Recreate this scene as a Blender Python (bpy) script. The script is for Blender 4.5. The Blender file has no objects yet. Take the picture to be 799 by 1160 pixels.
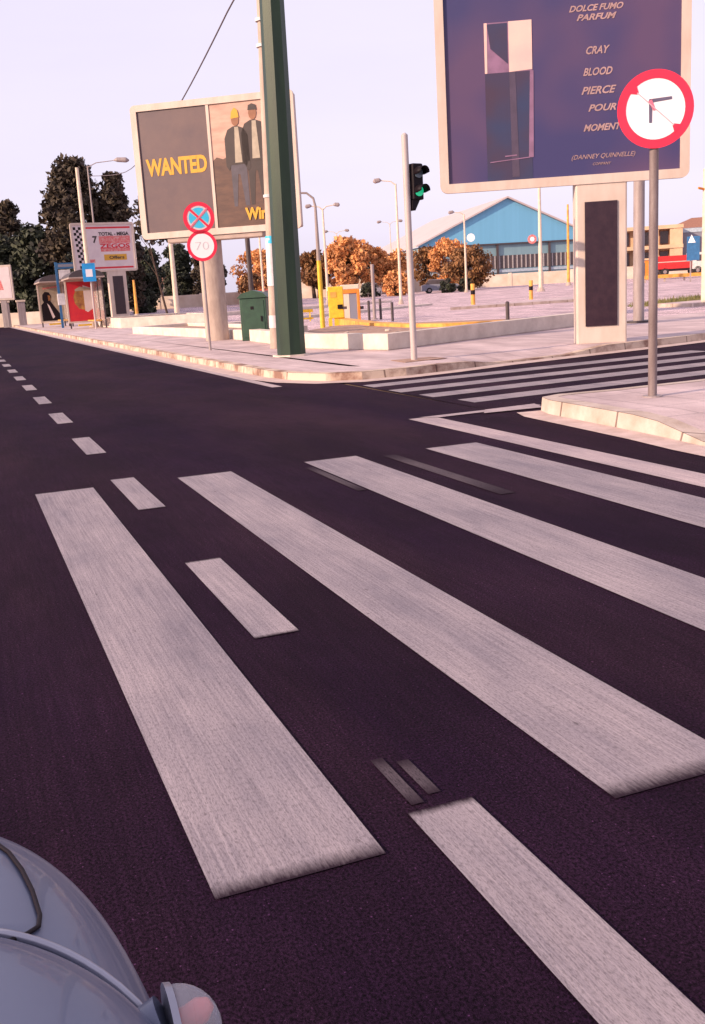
import bpy, math, random
from mathutils import Vector, Matrix
S = bpy.context.scene
C = S.collection
R = math.radians
rnd = random.Random(7)

# ---------------------------------------------------------------- camera, sky, sun, exposure
cd = bpy.data.cameras.new('camera'); cam = bpy.data.objects.new('camera', cd); C.objects.link(cam)
cam.matrix_world = Matrix(((0.92963, 0.13132, -0.34429, 0), (-0.36391, 0.18034, -0.91381, 0), (-0.05791, 0.9748, 0.21543, 1.25), (0, 0, 0, 1)))
cd.sensor_fit = 'VERTICAL'; cd.sensor_height = 36; cd.lens = 35.07
cd.clip_start = 0.05; cd.clip_end = 3000
S.camera = cam
SUN_AZ, SUN_EL = -99.0, 21.0          # azimuth from +Y, clockwise
w = bpy.data.worlds.new('World'); S.world = w; w.use_nodes = True
nt = w.node_tree; nt.nodes.clear()
sky = nt.nodes.new('ShaderNodeTexSky'); sky.sky_type = 'NISHITA'; sky.sun_disc = False
sky.sun_elevation = R(SUN_EL); sky.sun_rotation = R(SUN_AZ); sky.dust_density = 2.5; sky.air_density = 1.0; sky.altitude = 20
hs = nt.nodes.new('ShaderNodeHueSaturation'); hs.inputs['Saturation'].default_value = 0.5
mu = nt.nodes.new('ShaderNodeMix'); mu.data_type = 'RGBA'; mu.blend_type = 'MULTIPLY'; mu.inputs[0].default_value = 1
mu.inputs['B'].default_value = (1.02, 0.92, 1.03, 1)
# thin bright veil of high cloud: evens the sky out
mx = nt.nodes.new('ShaderNodeMix'); mx.data_type = 'RGBA'; mx.inputs[0].default_value = 0.64
mx.inputs['B'].default_value = (7.9, 7.15, 8.75, 1)
tc = nt.nodes.new('ShaderNodeTexCoord'); mp = nt.nodes.new('ShaderNodeMapping'); mp.inputs['Scale'].default_value = (1.2, 1.2, 5)
nz = nt.nodes.new('ShaderNodeTexNoise'); nz.inputs['Scale'].default_value = 1.6; nz.inputs['Detail'].default_value = 5
mr = nt.nodes.new('ShaderNodeMapRange'); mr.inputs['To Min'].default_value = 0.88; mr.inputs['To Max'].default_value = 1.1
m2 = nt.nodes.new('ShaderNodeVectorMath'); m2.operation = 'SCALE'
bg = nt.nodes.new('ShaderNodeBackground'); bg.inputs['Strength'].default_value = 0.1
wo = nt.nodes.new('ShaderNodeOutputWorld')
L = nt.links.new
L(sky.outputs[0], hs.inputs['Color']); L(hs.outputs[0], mu.inputs['A']); L(mu.outputs['Result'], mx.inputs['A'])
L(tc.outputs['Generated'], mp.inputs['Vector']); L(mp.outputs[0], nz.inputs['Vector']); L(nz.outputs['Fac'], mr.inputs['Value'])
L(mx.outputs['Result'], m2.inputs[0]); L(mr.outputs[0], m2.inputs['Scale']); L(m2.outputs[0], bg.inputs['Color']); L(bg.outputs[0], wo.inputs[0])
sd = bpy.data.lights.new('sun', 'SUN'); sd.energy = 4.2; sd.angle = R(0.6); sd.color = (1.0, 0.74, 0.52)
so = bpy.data.objects.new('sun', sd); C.objects.link(so)
az, el = R(SUN_AZ), R(SUN_EL)
so.rotation_euler = Vector((-math.sin(az) * math.cos(el), -math.cos(az) * math.cos(el), -math.sin(el))).to_track_quat('-Z', 'Y').to_euler()
S.view_settings.view_transform = 'Standard'; S.view_settings.look = 'None'
S.view_settings.exposure = 0.6; S.view_settings.gamma = 1

# ---------------------------------------------------------------- materials
def mat(name, col, rough=0.7, col2=None, scale=4.0, bump=0.0, bscale=60.0, metal=0.0, stretch=(1, 1, 1), detail=6.0, lo=0.35, hi=0.65, emit=None, coat=0, spec=0.5):
    m = bpy.data.materials.new(name); m.use_nodes = True; t = m.node_tree; b = t.nodes['Principled BSDF']
    b.inputs['Roughness'].default_value = rough; b.inputs['Metallic'].default_value = metal
    b.inputs['Specular IOR Level'].default_value = spec
    c = (*col, 1); b.inputs['Base Color'].default_value = c
    if coat: b.inputs['Coat Weight'].default_value = coat
    k = t.links.new
    tc = t.nodes.new('ShaderNodeTexCoord'); mp = t.nodes.new('ShaderNodeMapping'); mp.inputs['Scale'].default_value = stretch
    k(tc.outputs['Object'], mp.inputs['Vector'])
    n = t.nodes.new('ShaderNodeTexNoise'); n.inputs['Scale'].default_value = scale; n.inputs['Detail'].default_value = detail; n.inputs['Roughness'].default_value = 0.62
    k(mp.outputs[0], n.inputs['Vector'])
    if col2 is None: col2 = tuple(x * 0.72 for x in col)
    r = t.nodes.new('ShaderNodeValToRGB'); r.color_ramp.elements[0].position = lo; r.color_ramp.elements[1].position = hi
    r.color_ramp.elements[0].color = (*col2, 1); r.color_ramp.elements[1].color = c
    k(n.outputs['Fac'], r.inputs[0]); k(r.outputs[0], b.inputs['Base Color'])
    if bump:
        n2 = t.nodes.new('ShaderNodeTexNoise'); n2.inputs['Scale'].default_value = bscale; n2.inputs['Detail'].default_value = 3
        k(tc.outputs['Object'], n2.inputs['Vector'])
        bp = t.nodes.new('ShaderNodeBump'); bp.inputs['Strength'].default_value = bump; bp.inputs['Distance'].default_value = 0.01
        k(n2.outputs['Fac'], bp.inputs['Height']); k(bp.outputs[0], b.inputs['Normal'])
    if emit:
        b.inputs['Emission Color'].default_value = (*emit[0], 1); b.inputs['Emission Strength'].default_value = emit[1]
    return m

def road_paint(name, col, under, wear=0.5):
    """worn paint: long streaks along the carriageway, speckle of aggregate, asphalt showing through"""
    m = bpy.data.materials.new(name); m.use_nodes = True; t = m.node_tree; b = t.nodes['Principled BSDF']; k = t.links.new
    b.inputs['Roughness'].default_value = 0.9; b.inputs['Specular IOR Level'].default_value = .12
    tc = t.nodes.new('ShaderNodeTexCoord')
    def noise(sc, stretch, det=4):
        mp = t.nodes.new('ShaderNodeMapping'); mp.inputs['Scale'].default_value = stretch
        n = t.nodes.new('ShaderNodeTexNoise'); n.inputs['Scale'].default_value = sc; n.inputs['Detail'].default_value = det; n.inputs['Roughness'].default_value = 0.65
        k(tc.outputs['Object'], mp.inputs['Vector']); k(mp.outputs[0], n.inputs['Vector']); return n.outputs['Fac']
    def ramp(src, p0, p1, c0, c1):
        r = t.nodes.new('ShaderNodeValToRGB'); r.color_ramp.elements[0].position = p0; r.color_ramp.elements[1].position = p1
        r.color_ramp.elements[0].color = c0; r.color_ramp.elements[1].color = c1; k(src, r.inputs[0]); return r.outputs[0]
    W, B = (1, 1, 1, 1), (0, 0, 0, 1)
    def mul0(a, bb):
        x = t.nodes.new('ShaderNodeMix'); x.data_type = 'RGBA'; x.blend_type = 'MULTIPLY'; x.inputs[0].default_value = 1
        k(a, x.inputs['A']); k(bb, x.inputs['B']); return x.outputs['Result']
    st = mul0(ramp(noise(7, (16, 0.22, 1), 5), 0.32, 0.64, (0.66, 0.66, 0.69, 1), W), ramp(noise(22, (14, 0.3, 1), 3), 0.3, 0.5, (0.80, 0.80, 0.82, 1), W))
    bl = ramp(noise(1.6, (2.2, .6, 1)), 0.3, 0.7, (0.66, 0.66, 0.70, 1), (1.06, 1.03, 1.0, 1))
    sp = ramp(noise(230, (1, 0.25, 1), 3), 0.30, 0.52, (wear * 0.9 + .1, wear * 0.9 + .1, wear * .9 + .1, 1), W)
    def mul(a, bb):
        x = t.nodes.new('ShaderNodeMix'); x.data_type = 'RGBA'; x.blend_type = 'MULTIPLY'; x.inputs[0].default_value = 1
        k(a, x.inputs['A']); k(bb, x.inputs['B']); return x.outputs['Result']
    o = mul(mul(st, bl), sp)
    x = t.nodes.new('ShaderNodeMix'); x.data_type = 'RGBA'; x.blend_type = 'MULTIPLY'; x.inputs[0].default_value = 1
    x.inputs['B'].default_value = (*col, 1); k(o, x.inputs['A'])
    # bare patches
    y = t.nodes.new('ShaderNodeMix'); y.data_type = 'RGBA'; y.inputs['A'].default_value = (*under, 1)
    k(ramp(noise(26, (1.6, 0.5, 1), 6), 0.27, 0.36, (0.25, .25, .25, 1), W), y.inputs[0]); k(x.outputs['Result'], y.inputs['B'])
    # ends and edges worn or blurred away: a wear value stored on the painted mesh, broken up by streaks
    at = t.nodes.new('ShaderNodeAttribute'); at.attribute_name = 'wear'
    ad = t.nodes.new('ShaderNodeMath'); ad.operation = 'MULTIPLY_ADD'; ad.inputs[1].default_value = 1.0; k(at.outputs['Fac'], ad.inputs[0])
    su = t.nodes.new('ShaderNodeMath'); su.operation = 'MULTIPLY_ADD'; su.inputs[1].default_value = .5; su.inputs[2].default_value = -.25; k(noise(30, (3, .5, 1), 5), su.inputs[0]); k(su.outputs[0], ad.inputs[2])
    z_ = t.nodes.new('ShaderNodeMix'); z_.data_type = 'RGBA'; z_.inputs['A'].default_value = (0.022, 0.012, 0.020, 1)
    k(ramp(ad.outputs[0], .05, .62, B, W), z_.inputs[0]); k(y.outputs['Result'], z_.inputs['B'])
    k(z_.outputs['Result'], b.inputs['Base Color'])
    bp = t.nodes.new('ShaderNodeBump'); bp.inputs['Strength'].default_value = 0.35; bp.inputs['Distance'].default_value = 0.003
    k(noise(300, (1, .5, 1), 3), bp.inputs['Height']); k(bp.outputs[0], b.inputs['Normal'])
    return m

def joints(m, kind, s_=1.0, dark=.72):
    t = m.node_tree; k = t.links.new; b = t.nodes['Principled BSDF']; src = b.inputs['Base Color'].links[0].from_socket
    tc = t.nodes.new('ShaderNodeTexCoord'); x = t.nodes.new('ShaderNodeMix'); x.data_type = 'RGBA'; x.blend_type = 'MULTIPLY'; x.inputs[0].default_value = 1
    if kind == 'slab':
        br = t.nodes.new('ShaderNodeTexBrick'); br.offset = 0; br.inputs['Scale'].default_value = s_; br.inputs['Brick Width'].default_value = .5; br.inputs['Row Height'].default_value = .5; br.inputs['Mortar Size'].default_value = .012
        br.inputs['Color1'].default_value = (1, 1, 1, 1); br.inputs['Color2'].default_value = (.9, .89, .9, 1); br.inputs['Mortar'].default_value = (dark, dark, dark, 1); k(tc.outputs['Object'], br.inputs['Vector']); o = br.outputs['Color']
    else:
        sp = t.nodes.new('ShaderNodeSeparateXYZ'); k(tc.outputs['Object'], sp.inputs[0]); ad = t.nodes.new('ShaderNodeMath'); k(sp.outputs[0], ad.inputs[0]); k(sp.outputs[1], ad.inputs[1])
        fr = t.nodes.new('ShaderNodeMath'); fr.operation = 'FRACT'; k(ad.outputs[0], fr.inputs[0])
        r_ = t.nodes.new('ShaderNodeValToRGB'); r_.color_ramp.elements[0].position = .02; r_.color_ramp.elements[1].position = .035; r_.color_ramp.elements[0].color = (.35, .3, .3, 1); r_.color_ramp.elements[1].color = (1, 1, 1, 1); k(fr.outputs[0], r_.inputs[0]); o = r_.outputs[0]
    k(src, x.inputs['A']); k(o, x.inputs['B']); k(x.outputs['Result'], b.inputs['Base Color'])

def asphalt(name, col, tint, seed=0.0):
    m = bpy.data.materials.new(name); m.use_nodes = True; t = m.node_tree; b = t.nodes['Principled BSDF']; k = t.links.new
    b.inputs['Roughness'].default_value = 0.9; b.inputs['Specular IOR Level'].default_value = 0.06
    tc = t.nodes.new('ShaderNodeTexCoord')
    def noise(sc, stretch=(1, 1, 1), det=4, rg=.6):
        mp = t.nodes.new('ShaderNodeMapping'); mp.inputs['Scale'].default_value = stretch; mp.inputs['Location'].default_value = (seed, seed, 0)
        n = t.nodes.new('ShaderNodeTexNoise'); n.inputs['Scale'].default_value = sc; n.inputs['Detail'].default_value = det; n.inputs['Roughness'].default_value = rg
        k(tc.outputs['Object'], mp.inputs['Vector']); k(mp.outputs[0], n.inputs['Vector']); return n.outputs['Fac']
    def ramp(src, p0, p1, a, c):
        r = t.nodes.new('ShaderNodeValToRGB'); r.color_ramp.elements[0].position = p0; r.color_ramp.elements[1].position = p1
        r.color_ramp.elements[0].color = (a, a, a, 1); r.color_ramp.elements[1].color = (c, c, c, 1); k(src, r.inputs[0]); return r.outputs[0]
    def mul(a, bb):
        x = t.nodes.new('ShaderNodeMix'); x.data_type = 'RGBA'; x.blend_type = 'MULTIPLY'; x.inputs[0].default_value = 1
        k(a, x.inputs['A']); k(bb, x.inputs['B']); return x.outputs['Result']
    big = t.nodes.new('ShaderNodeValToRGB'); big.color_ramp.elements[0].color = (*col, 1); big.color_ramp.elements[1].color = (*tint, 1)
    big.color_ramp.elements[0].position = .35; big.color_ramp.elements[1].position = .7
    k(noise(0.45, (1.5, 0.35, 1), 5), big.inputs[0])
    o = mul(big.outputs[0], ramp(noise(150, (1, .7, 1), 4, .85), .40, .62, .25, 2.3))
    o = mul(o, ramp(noise(7, (9, 0.3, 1), 5), .3, .7, .78, 1.2))
    o = mul(o, ramp(noise(0.9, (1, .5, 1), 7, .7), .38, .62, .78, 1.25))
    o = mul(o, ramp(noise(110, (1, 1, 1), 1, .5), .70, .76, 1.0, 4.0))
    k(o, b.inputs['Base Color'])
    bp = t.nodes.new('ShaderNodeBump'); bp.inputs['Strength'].default_value = 0.8; bp.inputs['Distance'].default_value = 0.004
    k(noise(380, (1, .7, 1), 4, .8), bp.inputs['Height']); k(bp.outputs[0], b.inputs['Normal'])
    return m

M = {}
M['asphalt'] = asphalt('asphalt', (0.0105, 0.0036, 0.0130), (0.022, 0.0095, 0.0170))
M['lot'] = asphalt('old_pale_asphalt', (0.36, 0.27, 0.29), (0.48, 0.36, 0.375), 5)
M['earth'] = mat('dry_earth', (0.34, 0.24, 0.2), .95, (0.24, 0.16, 0.13), .6, .6, 20)
M['paint'] = road_paint('worn_road_paint', (0.40, 0.345, 0.37), (0.06, 0.045, 0.05))
M['paint2'] = road_paint('edge_line_paint', (0.55, 0.45, 0.46), (0.09, 0.07, 0.075), .6)
M['ghost'] = road_paint('ghost_paint', (0.11, 0.085, 0.10), (0.05, 0.032, 0.04), .3)
M['pave'] = mat('pavement', (0.62, 0.48, 0.475), .85, (0.40, 0.30, 0.30), 1.6, .5, 40, stretch=(1, .5, 1), detail=9)
joints(M['pave'], 'slab')
M['gutter'] = mat('gutter', (0.56, 0.43, 0.40), .85, (0.42, 0.31, 0.28), 5, .4, 60)
M['kerb'] = mat('kerb_stone', (0.56, 0.43, 0.34), .85, (0.22, 0.12, 0.09), 2.2, .6, 40, detail=9, lo=.38, hi=.56)
M['kerbpale'] = mat('pale_kerb_stone', (0.52, 0.42, 0.37), .85, (0.36, 0.27, 0.22), 3, .4, 40)
joints(M['kerb'], 'kerb'); joints(M['kerbpale'], 'kerb')
M['cream'] = mat('cream_render', (0.68, 0.58, 0.5), .85, (0.52, 0.43, 0.37), 2.5, .3, 30, detail=8)
M['soil'] = mat('planter_soil', (0.42, 0.28, 0.22), .95, (0.25, 0.13, 0.09), 6, .8, 14)
M['yellow'] = mat('yellow_paint', (0.80, 0.52, 0.03), .5, (0.62, 0.38, 0.03), 6)
M['kyellow'] = mat('yellow_kerb_paint', (0.80, 0.42, 0.08), .7, (0.52, 0.22, 0.05), 2.2, .3, 20, detail=8)
M['orange'] = mat('orange_paint', (0.75, 0.24, 0.03), .5)
M['boardframe'] = mat('board_frame', (0.60, 0.49, 0.43), .5, (0.50, 0.39, 0.33), 3, stretch=(1, 1, .3))
M['boardside'] = mat('board_side', (0.42, 0.32, 0.28), .5, (0.33, 0.25, 0.22), 3)
M['dark'] = mat('dark_panel', (0.02, 0.006, 0.014), .35, (0.035, 0.014, 0.022), 7)
M['greymetal'] = mat('grey_metal', (0.33, 0.27, 0.27), .5, (0.24, 0.19, 0.19), 3, stretch=(3, 3, .5))
M['palepole'] = mat('pale_pole', (0.50, 0.42, 0.41), .55, (0.40, 0.33, 0.32), 4, stretch=(3, 3, .4))
M['darkpole'] = mat('dark_pole', (0.07, 0.05, 0.055), .6)
M['concrete'] = mat('concrete', (0.5, 0.39, 0.33), .85, (0.36, 0.27, 0.23), 3, .4, 40, stretch=(2, 2, .6), detail=9)
M['lamppole'] = mat('cream_lamp_pole', (0.66, 0.55, 0.45), .6, (0.56, 0.45, 0.35), 4)
M['green'] = mat('dark_green_paint', (0.028, 0.052, 0.032), .4, (0.019, 0.034, 0.026), 1.6, .15, 60, stretch=(2, 2, .35), detail=9, spec=.2)
M['greenc'] = mat('green_cabinet_paint', (0.028, 0.075, 0.044), .45, (0.02, 0.05, 0.032), 4)
M['black'] = mat('black_plastic', (0.010, 0.005, 0.009), .6, spec=.2)
M['red'] = mat('sign_red', (0.80, 0.025, 0.07), .4, (0.72, 0.02, 0.06), 5)
M['white'] = mat('sign_white', (0.85, 0.84, 0.86), .35, (0.82, 0.8, 0.83), 3)
M['signgrey'] = mat('sign_overexposed_grey', (0.72, 0.66, 0.71), .5)  # pale digit grey: overexposure painted into the colour
M['slate'] = mat('sign_slate', (0.13, 0.11, 0.19), .5)
M['pink'] = mat('sign_pink', (0.75, 0.18, 0.28), .5)
M['faintpink'] = mat('sign_faint_pink', (0.75, 0.42, 0.5), .5)
M['postgrey'] = mat('weathered_post', (0.22, 0.17, 0.17), .6, (0.13, 0.09, 0.09), 5, .2, 60, stretch=(2, 2, .4), detail=9)
M['cyan'] = mat('sign_cyan', (0.06, 0.55, 0.80), .4, (0.05, 0.48, 0.75), 4)
M['blue'] = mat('stop_blue', (0.03, 0.14, 0.32), .5)
M['skyblue'] = mat('sign_sky_blue', (0.02, 0.36, 0.80), .4)
M['stopwhite'] = mat('stop_panel', (0.7, 0.66, 0.68), .5)
M['glassdark'] = mat('dark_glass', (0.03, 0.03, 0.04), .15)
M['poster_brown'] = mat('poster_brown', (0.125, 0.075, 0.078), .5, (0.09, 0.055, 0.068), 1.2, stretch=(1, 1, 1))
M['poster_sky'] = mat('poster_pale', (0.58, 0.36, 0.28), .5, (0.42, 0.24, 0.19), 1.5, stretch=(1, 1, 3))
M['poster_field'] = mat('poster_field', (0.12, 0.058, 0.04), .5, (0.07, 0.032, 0.026), 2, stretch=(1, 1, 3))
M['poster_coat'] = mat('poster_coat', (0.042, 0.025, 0.025), .5)
M['poster_denim'] = mat('poster_denim', (0.08, 0.065, 0.088), .5)
M['poster_skin'] = mat('poster_skin', (0.30, 0.12, 0.06), .5)
M['letter'] = mat('yellow_letter', (0.62, 0.33, 0.03), .6, (0.58, 0.30, 0.025), 3)
M['poster_navy'] = mat('poster_navy', (0.085, 0.048, 0.115), .5, (0.038, 0.034, 0.12), .45, detail=2, lo=.4, hi=.62)
M['poster_bottle'] = mat('poster_bottle', (0.055, 0.032, 0.06), .3, (0.03, 0.04, 0.10), 1.0, detail=2)
M['poster_bottle2'] = mat('poster_bottle_edge', (0.085, 0.06, 0.10), .3)
M['poster_peach'] = mat('poster_peach', (0.72, 0.50, 0.44), .4, (0.66, 0.42, 0.40), 1.4)
M['poster_mauve'] = mat('poster_mauve', (0.26, 0.14, 0.24), .4)
M['poster_line'] = mat('poster_lettering', (0.44, 0.28, 0.28), .5)
M['poster_white'] = mat('poster_white', (0.68, 0.58, 0.58), .5, (0.6, 0.5, 0.52), 2)
M['poster_red'] = mat('poster_red', (0.62, 0.02, 0.03), .4, (0.52, 0.01, 0.03), 2)
M['poster_softred'] = mat('poster_soft_red', (0.60, 0.12, 0.12), .5, (0.62, 0.3, 0.28), 12, lo=.4, hi=.55)
M['poster_gold'] = mat('poster_gold', (0.48, 0.26, 0.06), .5, (0.20, 0.06, 0.03), 2.5)
M['poster_beige'] = mat('poster_beige', (0.42, 0.35, 0.27), .5)
M['teal'] = mat('turquoise_sheet', (0.15, 0.40, 0.60), .5, (0.135, 0.37, 0.56), .25, stretch=(8, 8, .2))
M['tealdark'] = mat('teal_wall', (0.20, 0.32, 0.37), .6, (0.17, 0.28, 0.33), .3, stretch=(6, 6, .2))
M['tealline'] = mat('pale_teal_band', (0.42, 0.50, 0.58), .6)
M['roof'] = mat('pale_roof_sheet', (0.52, 0.43, 0.42), .6, (0.46, 0.38, 0.37), .3)
M['winbrown'] = mat('grimy_pane', (0.09, 0.07, 0.075), .2)
M['mullion'] = mat('mullion', (0.40, 0.36, 0.36), .6)
M['wallwhite'] = mat('whitewashed_wall', (0.72, 0.61, 0.52), .9, (0.56, 0.43, 0.33), .5, .2, 8, detail=8)
M['beige'] = mat('beige_render', (0.60, 0.42, 0.27), .9, (0.5, 0.34, 0.22), .6)
M['greyblue'] = mat('grey_blue_cladding', (0.22, 0.22, 0.27), .7, (0.19, 0.19, 0.24), .4, stretch=(5, 5, .3))
M['tile'] = mat('terracotta', (0.33, 0.15, 0.10), .9)
M['truckred'] = mat('truck_red', (0.65, 0.03, 0.03), .4)
M['truckwhite'] = mat('truck_white', (0.75, 0.72, 0.68), .4)
M['rubber'] = mat('rubber', (0.02, 0.018, 0.02), .8)
M['bark'] = mat('bark', (0.09, 0.055, 0.04), .95, (0.05, 0.03, 0.025), 8)
M['leafdark'] = mat('dark_leaf', (0.07, 0.05, 0.028), .8, (0.03, 0.02, 0.017), .8, detail=3)
M['leafgreen'] = mat('green_leaf', (0.05, 0.06, 0.03), .8, (0.02, 0.02, 0.018), 1.0, detail=3)
M['leaforange'] = mat('russet_leaf', (0.80, 0.38, 0.14), .8, (0.42, 0.18, 0.07), 1.0, detail=3)
M['leafolive'] = mat('olive_leaf', (0.30, 0.14, 0.05), .8, (0.12, 0.06, 0.03), 1.0, detail=3)
M['grass'] = mat('grass_blade', (0.11, 0.13, 0.035), .9, (0.2, 0.15, 0.07), 3)
M['wire'] = mat('cable', (0.12, 0.09, 0.1), .6)
M['green_lamp'] = mat('green_signal', (0.02, 0.30, 0.16), .3, (0.02, 0.25, 0.13), 8, emit=((0.02, 0.75, 0.35), .35))
M['lensoff'] = mat('unlit_signal_lens', (0.12, 0.16, 0.2), .2)
M['scooter'] = mat('silver_blue_paint', (0.105, 0.12, 0.19), .36, (0.09, 0.103, 0.17), 3, metal=.2, coat=.2)
M['chrome'] = mat('bright_trim', (0.36, 0.36, 0.43), .3, metal=.6)
M['indicator_red'] = mat('indicator_bulb', (0.85, 0.15, 0.12), .3)
M['seatblack'] = mat('seat_vinyl', (0.02, 0.018, 0.022), .6)
g = bpy.data.materials.new('clear_lens'); g.use_nodes = True; b = g.node_tree.nodes['Principled BSDF']
b.inputs['Base Color'].default_value = (0.88, 0.85, 0.9, 1); b.inputs['Transmission Weight'].default_value = .75; b.inputs['Roughness'].default_value = .18; b.inputs['IOR'].default_value = 1.12
M['lens'] = g
g = bpy.data.materials.new('shelter_glass'); g.use_nodes = True; b = g.node_tree.nodes['Principled BSDF']
b.inputs['Base Color'].default_value = (0.7, 0.62, 0.6, 1); b.inputs['Transmission Weight'].default_value = .7; b.inputs['Roughness'].default_value = .1; b.inputs['IOR'].default_value = 1.1
M['shelterglass'] = g

# ---------------------------------------------------------------- mesh helpers
class MB:
    def __init__(s): s.v = []; s.f = []; s.mi = []; s.m = []
    def _m(s, m):
        m = M[m] if isinstance(m, str) else m
        if m not in s.m: s.m.append(m)
        return s.m.index(m)
    def add(s, vs, fs, m):
        o = len(s.v); k = s._m(m); s.v += [tuple(v) for v in vs]
        for f in fs: s.f.append(tuple(i + o for i in f)); s.mi.append(k)
        return s
    def box(s, x0, x1, y0, y1, z0, z1, m, T=None):
        vs = [Vector((x, y, z)) for x in (x0, x1) for y in (y0, y1) for z in (z0, z1)]
        if T: vs = [T @ v for v in vs]
        return s.add(vs, [(0, 1, 3, 2), (4, 6, 7, 5), (0, 4, 5, 1), (2, 3, 7, 6), (0, 2, 6, 4), (1, 5, 7, 3)], m)
    def tube(s, pts, rs, m, n=12, cap=True):
        pts = [Vector(p) for p in pts]; rs = rs if isinstance(rs, (list, tuple)) else [rs] * len(pts)
        vs = []; ref = None
        for i, p in enumerate(pts):
            d = (pts[min(i + 1, len(pts) - 1)] - pts[max(i - 1, 0)]).normalized()
            if ref is None: ref = Vector((1, 0, 0)) if abs(d.x) < .9 else Vector((0, 1, 0))
            a = (ref - d * ref.dot(d)).normalized(); ref = a; bb = d.cross(a)
            for j in range(n):
                t = 2 * math.pi * (j + .5) / n; vs.append(p + (a * math.cos(t) + bb * math.sin(t)) * rs[i])
        fs = [(i * n + j, i * n + (j + 1) % n, (i + 1) * n + (j + 1) % n, (i + 1) * n + j) for i in range(len(pts) - 1) for j in range(n)]
        if cap: fs += [tuple(range(n - 1, -1, -1)), tuple((len(pts) - 1) * n + j for j in range(n))]
        return s.add(vs, fs, m)
    def prism(s, poly, z0, z1, m, mtop=None, T=None):
        n = len(poly); vs = [Vector((p[0], p[1], z0)) for p in poly] + [Vector((p[0], p[1], z1)) for p in poly]
        if T: vs = [T @ v for v in vs]
        s.add(vs, [(i, (i + 1) % n, n + (i + 1) % n, n + i) for i in range(n)] + [tuple(range(n - 1, -1, -1))], m)
        s.add(vs[n:], [tuple(range(n))], mtop or m)
        return s
    def face(s, pts, m): return s.add(pts, [tuple(range(len(pts)))], m)
    def disc(s, c, r, m, n=32, T=None, h=.004):   # disc standing in the local XZ plane, facing -Y, with thickness h
        vs = []
        for y in (c[1], c[1] - h):
            vs += [Vector((c[0] + r * math.cos(2 * math.pi * i / n), y, c[2] + r * math.sin(2 * math.pi * i / n))) for i in range(n)]
        if T: vs = [T @ v for v in vs]
        return s.add(vs, [tuple(range(n)), tuple(range(2 * n - 1, n - 1, -1))] + [(i, n + i, n + (i + 1) % n, (i + 1) % n) for i in range(n)], m)
    def ring(s, c, r0, r1, m, n=40, h=.004):
        vs = []
        for y in (c[1], c[1] - h):
            for r in (r0, r1):
                vs += [(c[0] + r * math.cos(2 * math.pi * i / n), y, c[2] + r * math.sin(2 * math.pi * i / n)) for i in range(n)]
        fs = []
        for i in range(n):
            j = (i + 1) % n
            fs += [(2 * n + i, 2 * n + j, 3 * n + j, 3 * n + i), (n + i, n + j, 3 * n + j, 3 * n + i)[::-1], (i, j, 2 * n + j, 2 * n + i)]
        return s.add(vs, fs, m)
    def plate(s, pts, y, h, m):  # polygon in XZ, front at y-h
        n = len(pts); vs = [(p[0], y, p[1]) for p in pts] + [(p[0], y - h, p[1]) for p in pts]
        return s.add(vs, [tuple(range(n, 2 * n)), tuple(range(n - 1, -1, -1))] + [(i, (i + 1) % n, n + (i + 1) % n, n + i) for i in range(n)], m)
    def build(s, name, parent=None, smooth=False, bevel=0, fixn=True, **kw):
        me = bpy.data.meshes.new(name); me.from_pydata(s.v, [], s.f)
        for m in s.m: me.materials.append(m)
        me.polygons.foreach_set('material_index', s.mi)
        me.update()
        if fixn:
            import bmesh
            bm = bmesh.new(); bm.from_mesh(me); bmesh.ops.recalc_face_normals(bm, faces=bm.faces); bm.to_mesh(me); bm.free()
        if smooth: me.shade_smooth() if smooth is True else me.set_sharp_from_angle(angle=R(smooth))
        if smooth is not False and smooth is not True: pass
        o = bpy.data.objects.new(name, me); C.objects.link(o)
        if parent: o.parent = parent
        if bevel:
            bv = o.modifiers.new('bevel', 'BEVEL'); bv.width = bevel; bv.segments = 2; bv.limit_method = 'ANGLE'; bv.angle_limit = R(40)
        if kw: tag(o, **kw)
        return o

def tag(o, label=None, cat=None, group=None, kind=None):
    if label: o['label'] = label
    if cat: o['category'] = cat
    if group: o['group'] = group
    if kind: o['kind'] = kind
    return o
def thing(name, label, cat, loc=(0, 0, 0), rz=0, group=None):
    o = bpy.data.objects.new(name, None); o.empty_display_size = .3; C.objects.link(o)
    o.location = loc; o.rotation_euler = (0, 0, R(rz)); return tag(o, label, cat, group)
def dup(root, loc, rz=None, label=None, scale=None):
    r = root.copy(); C.objects.link(r); r.location = loc
    if rz is not None: r.rotation_euler = (0, 0, R(rz))
    if scale: r.scale = scale
    if label: r['label'] = label
    for ch in list(root.children):
        c = ch.copy(); C.objects.link(c); c.parent = r
        for gc in ch.children:
            d = gc.copy(); C.objects.link(d); d.parent = c
    return r
def text(name, body, size, m, parent, loc, rot=(90, 0, 0), bold=0.0, width=None, shear=0.0, thick=.003, spacing=1.0):
    cu = bpy.data.curves.new(name, 'FONT'); cu.body = body; cu.size = size; cu.offset = bold; cu.extrude = thick; cu.shear = shear
    cu.space_character = spacing; cu.resolution_u = 3
    t = bpy.data.objects.new(name, cu); C.objects.link(t)
    dg = bpy.context.evaluated_depsgraph_get(); me = bpy.data.meshes.new_from_object(t.evaluated_get(dg))
    bpy.data.objects.remove(t)
    o = bpy.data.objects.new(name, me); C.objects.link(o); me.materials.clear(); me.materials.append(M[m])
    xs = [v.co.x for v in me.vertices]
    if width:
        k = width / (max(xs) - min(xs))
        for v in me.vertices: v.co.x = (v.co.x - min(xs)) * k
    o.parent = parent; o.location = loc; o.rotation_euler = tuple(R(a) for a in rot); return o

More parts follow.
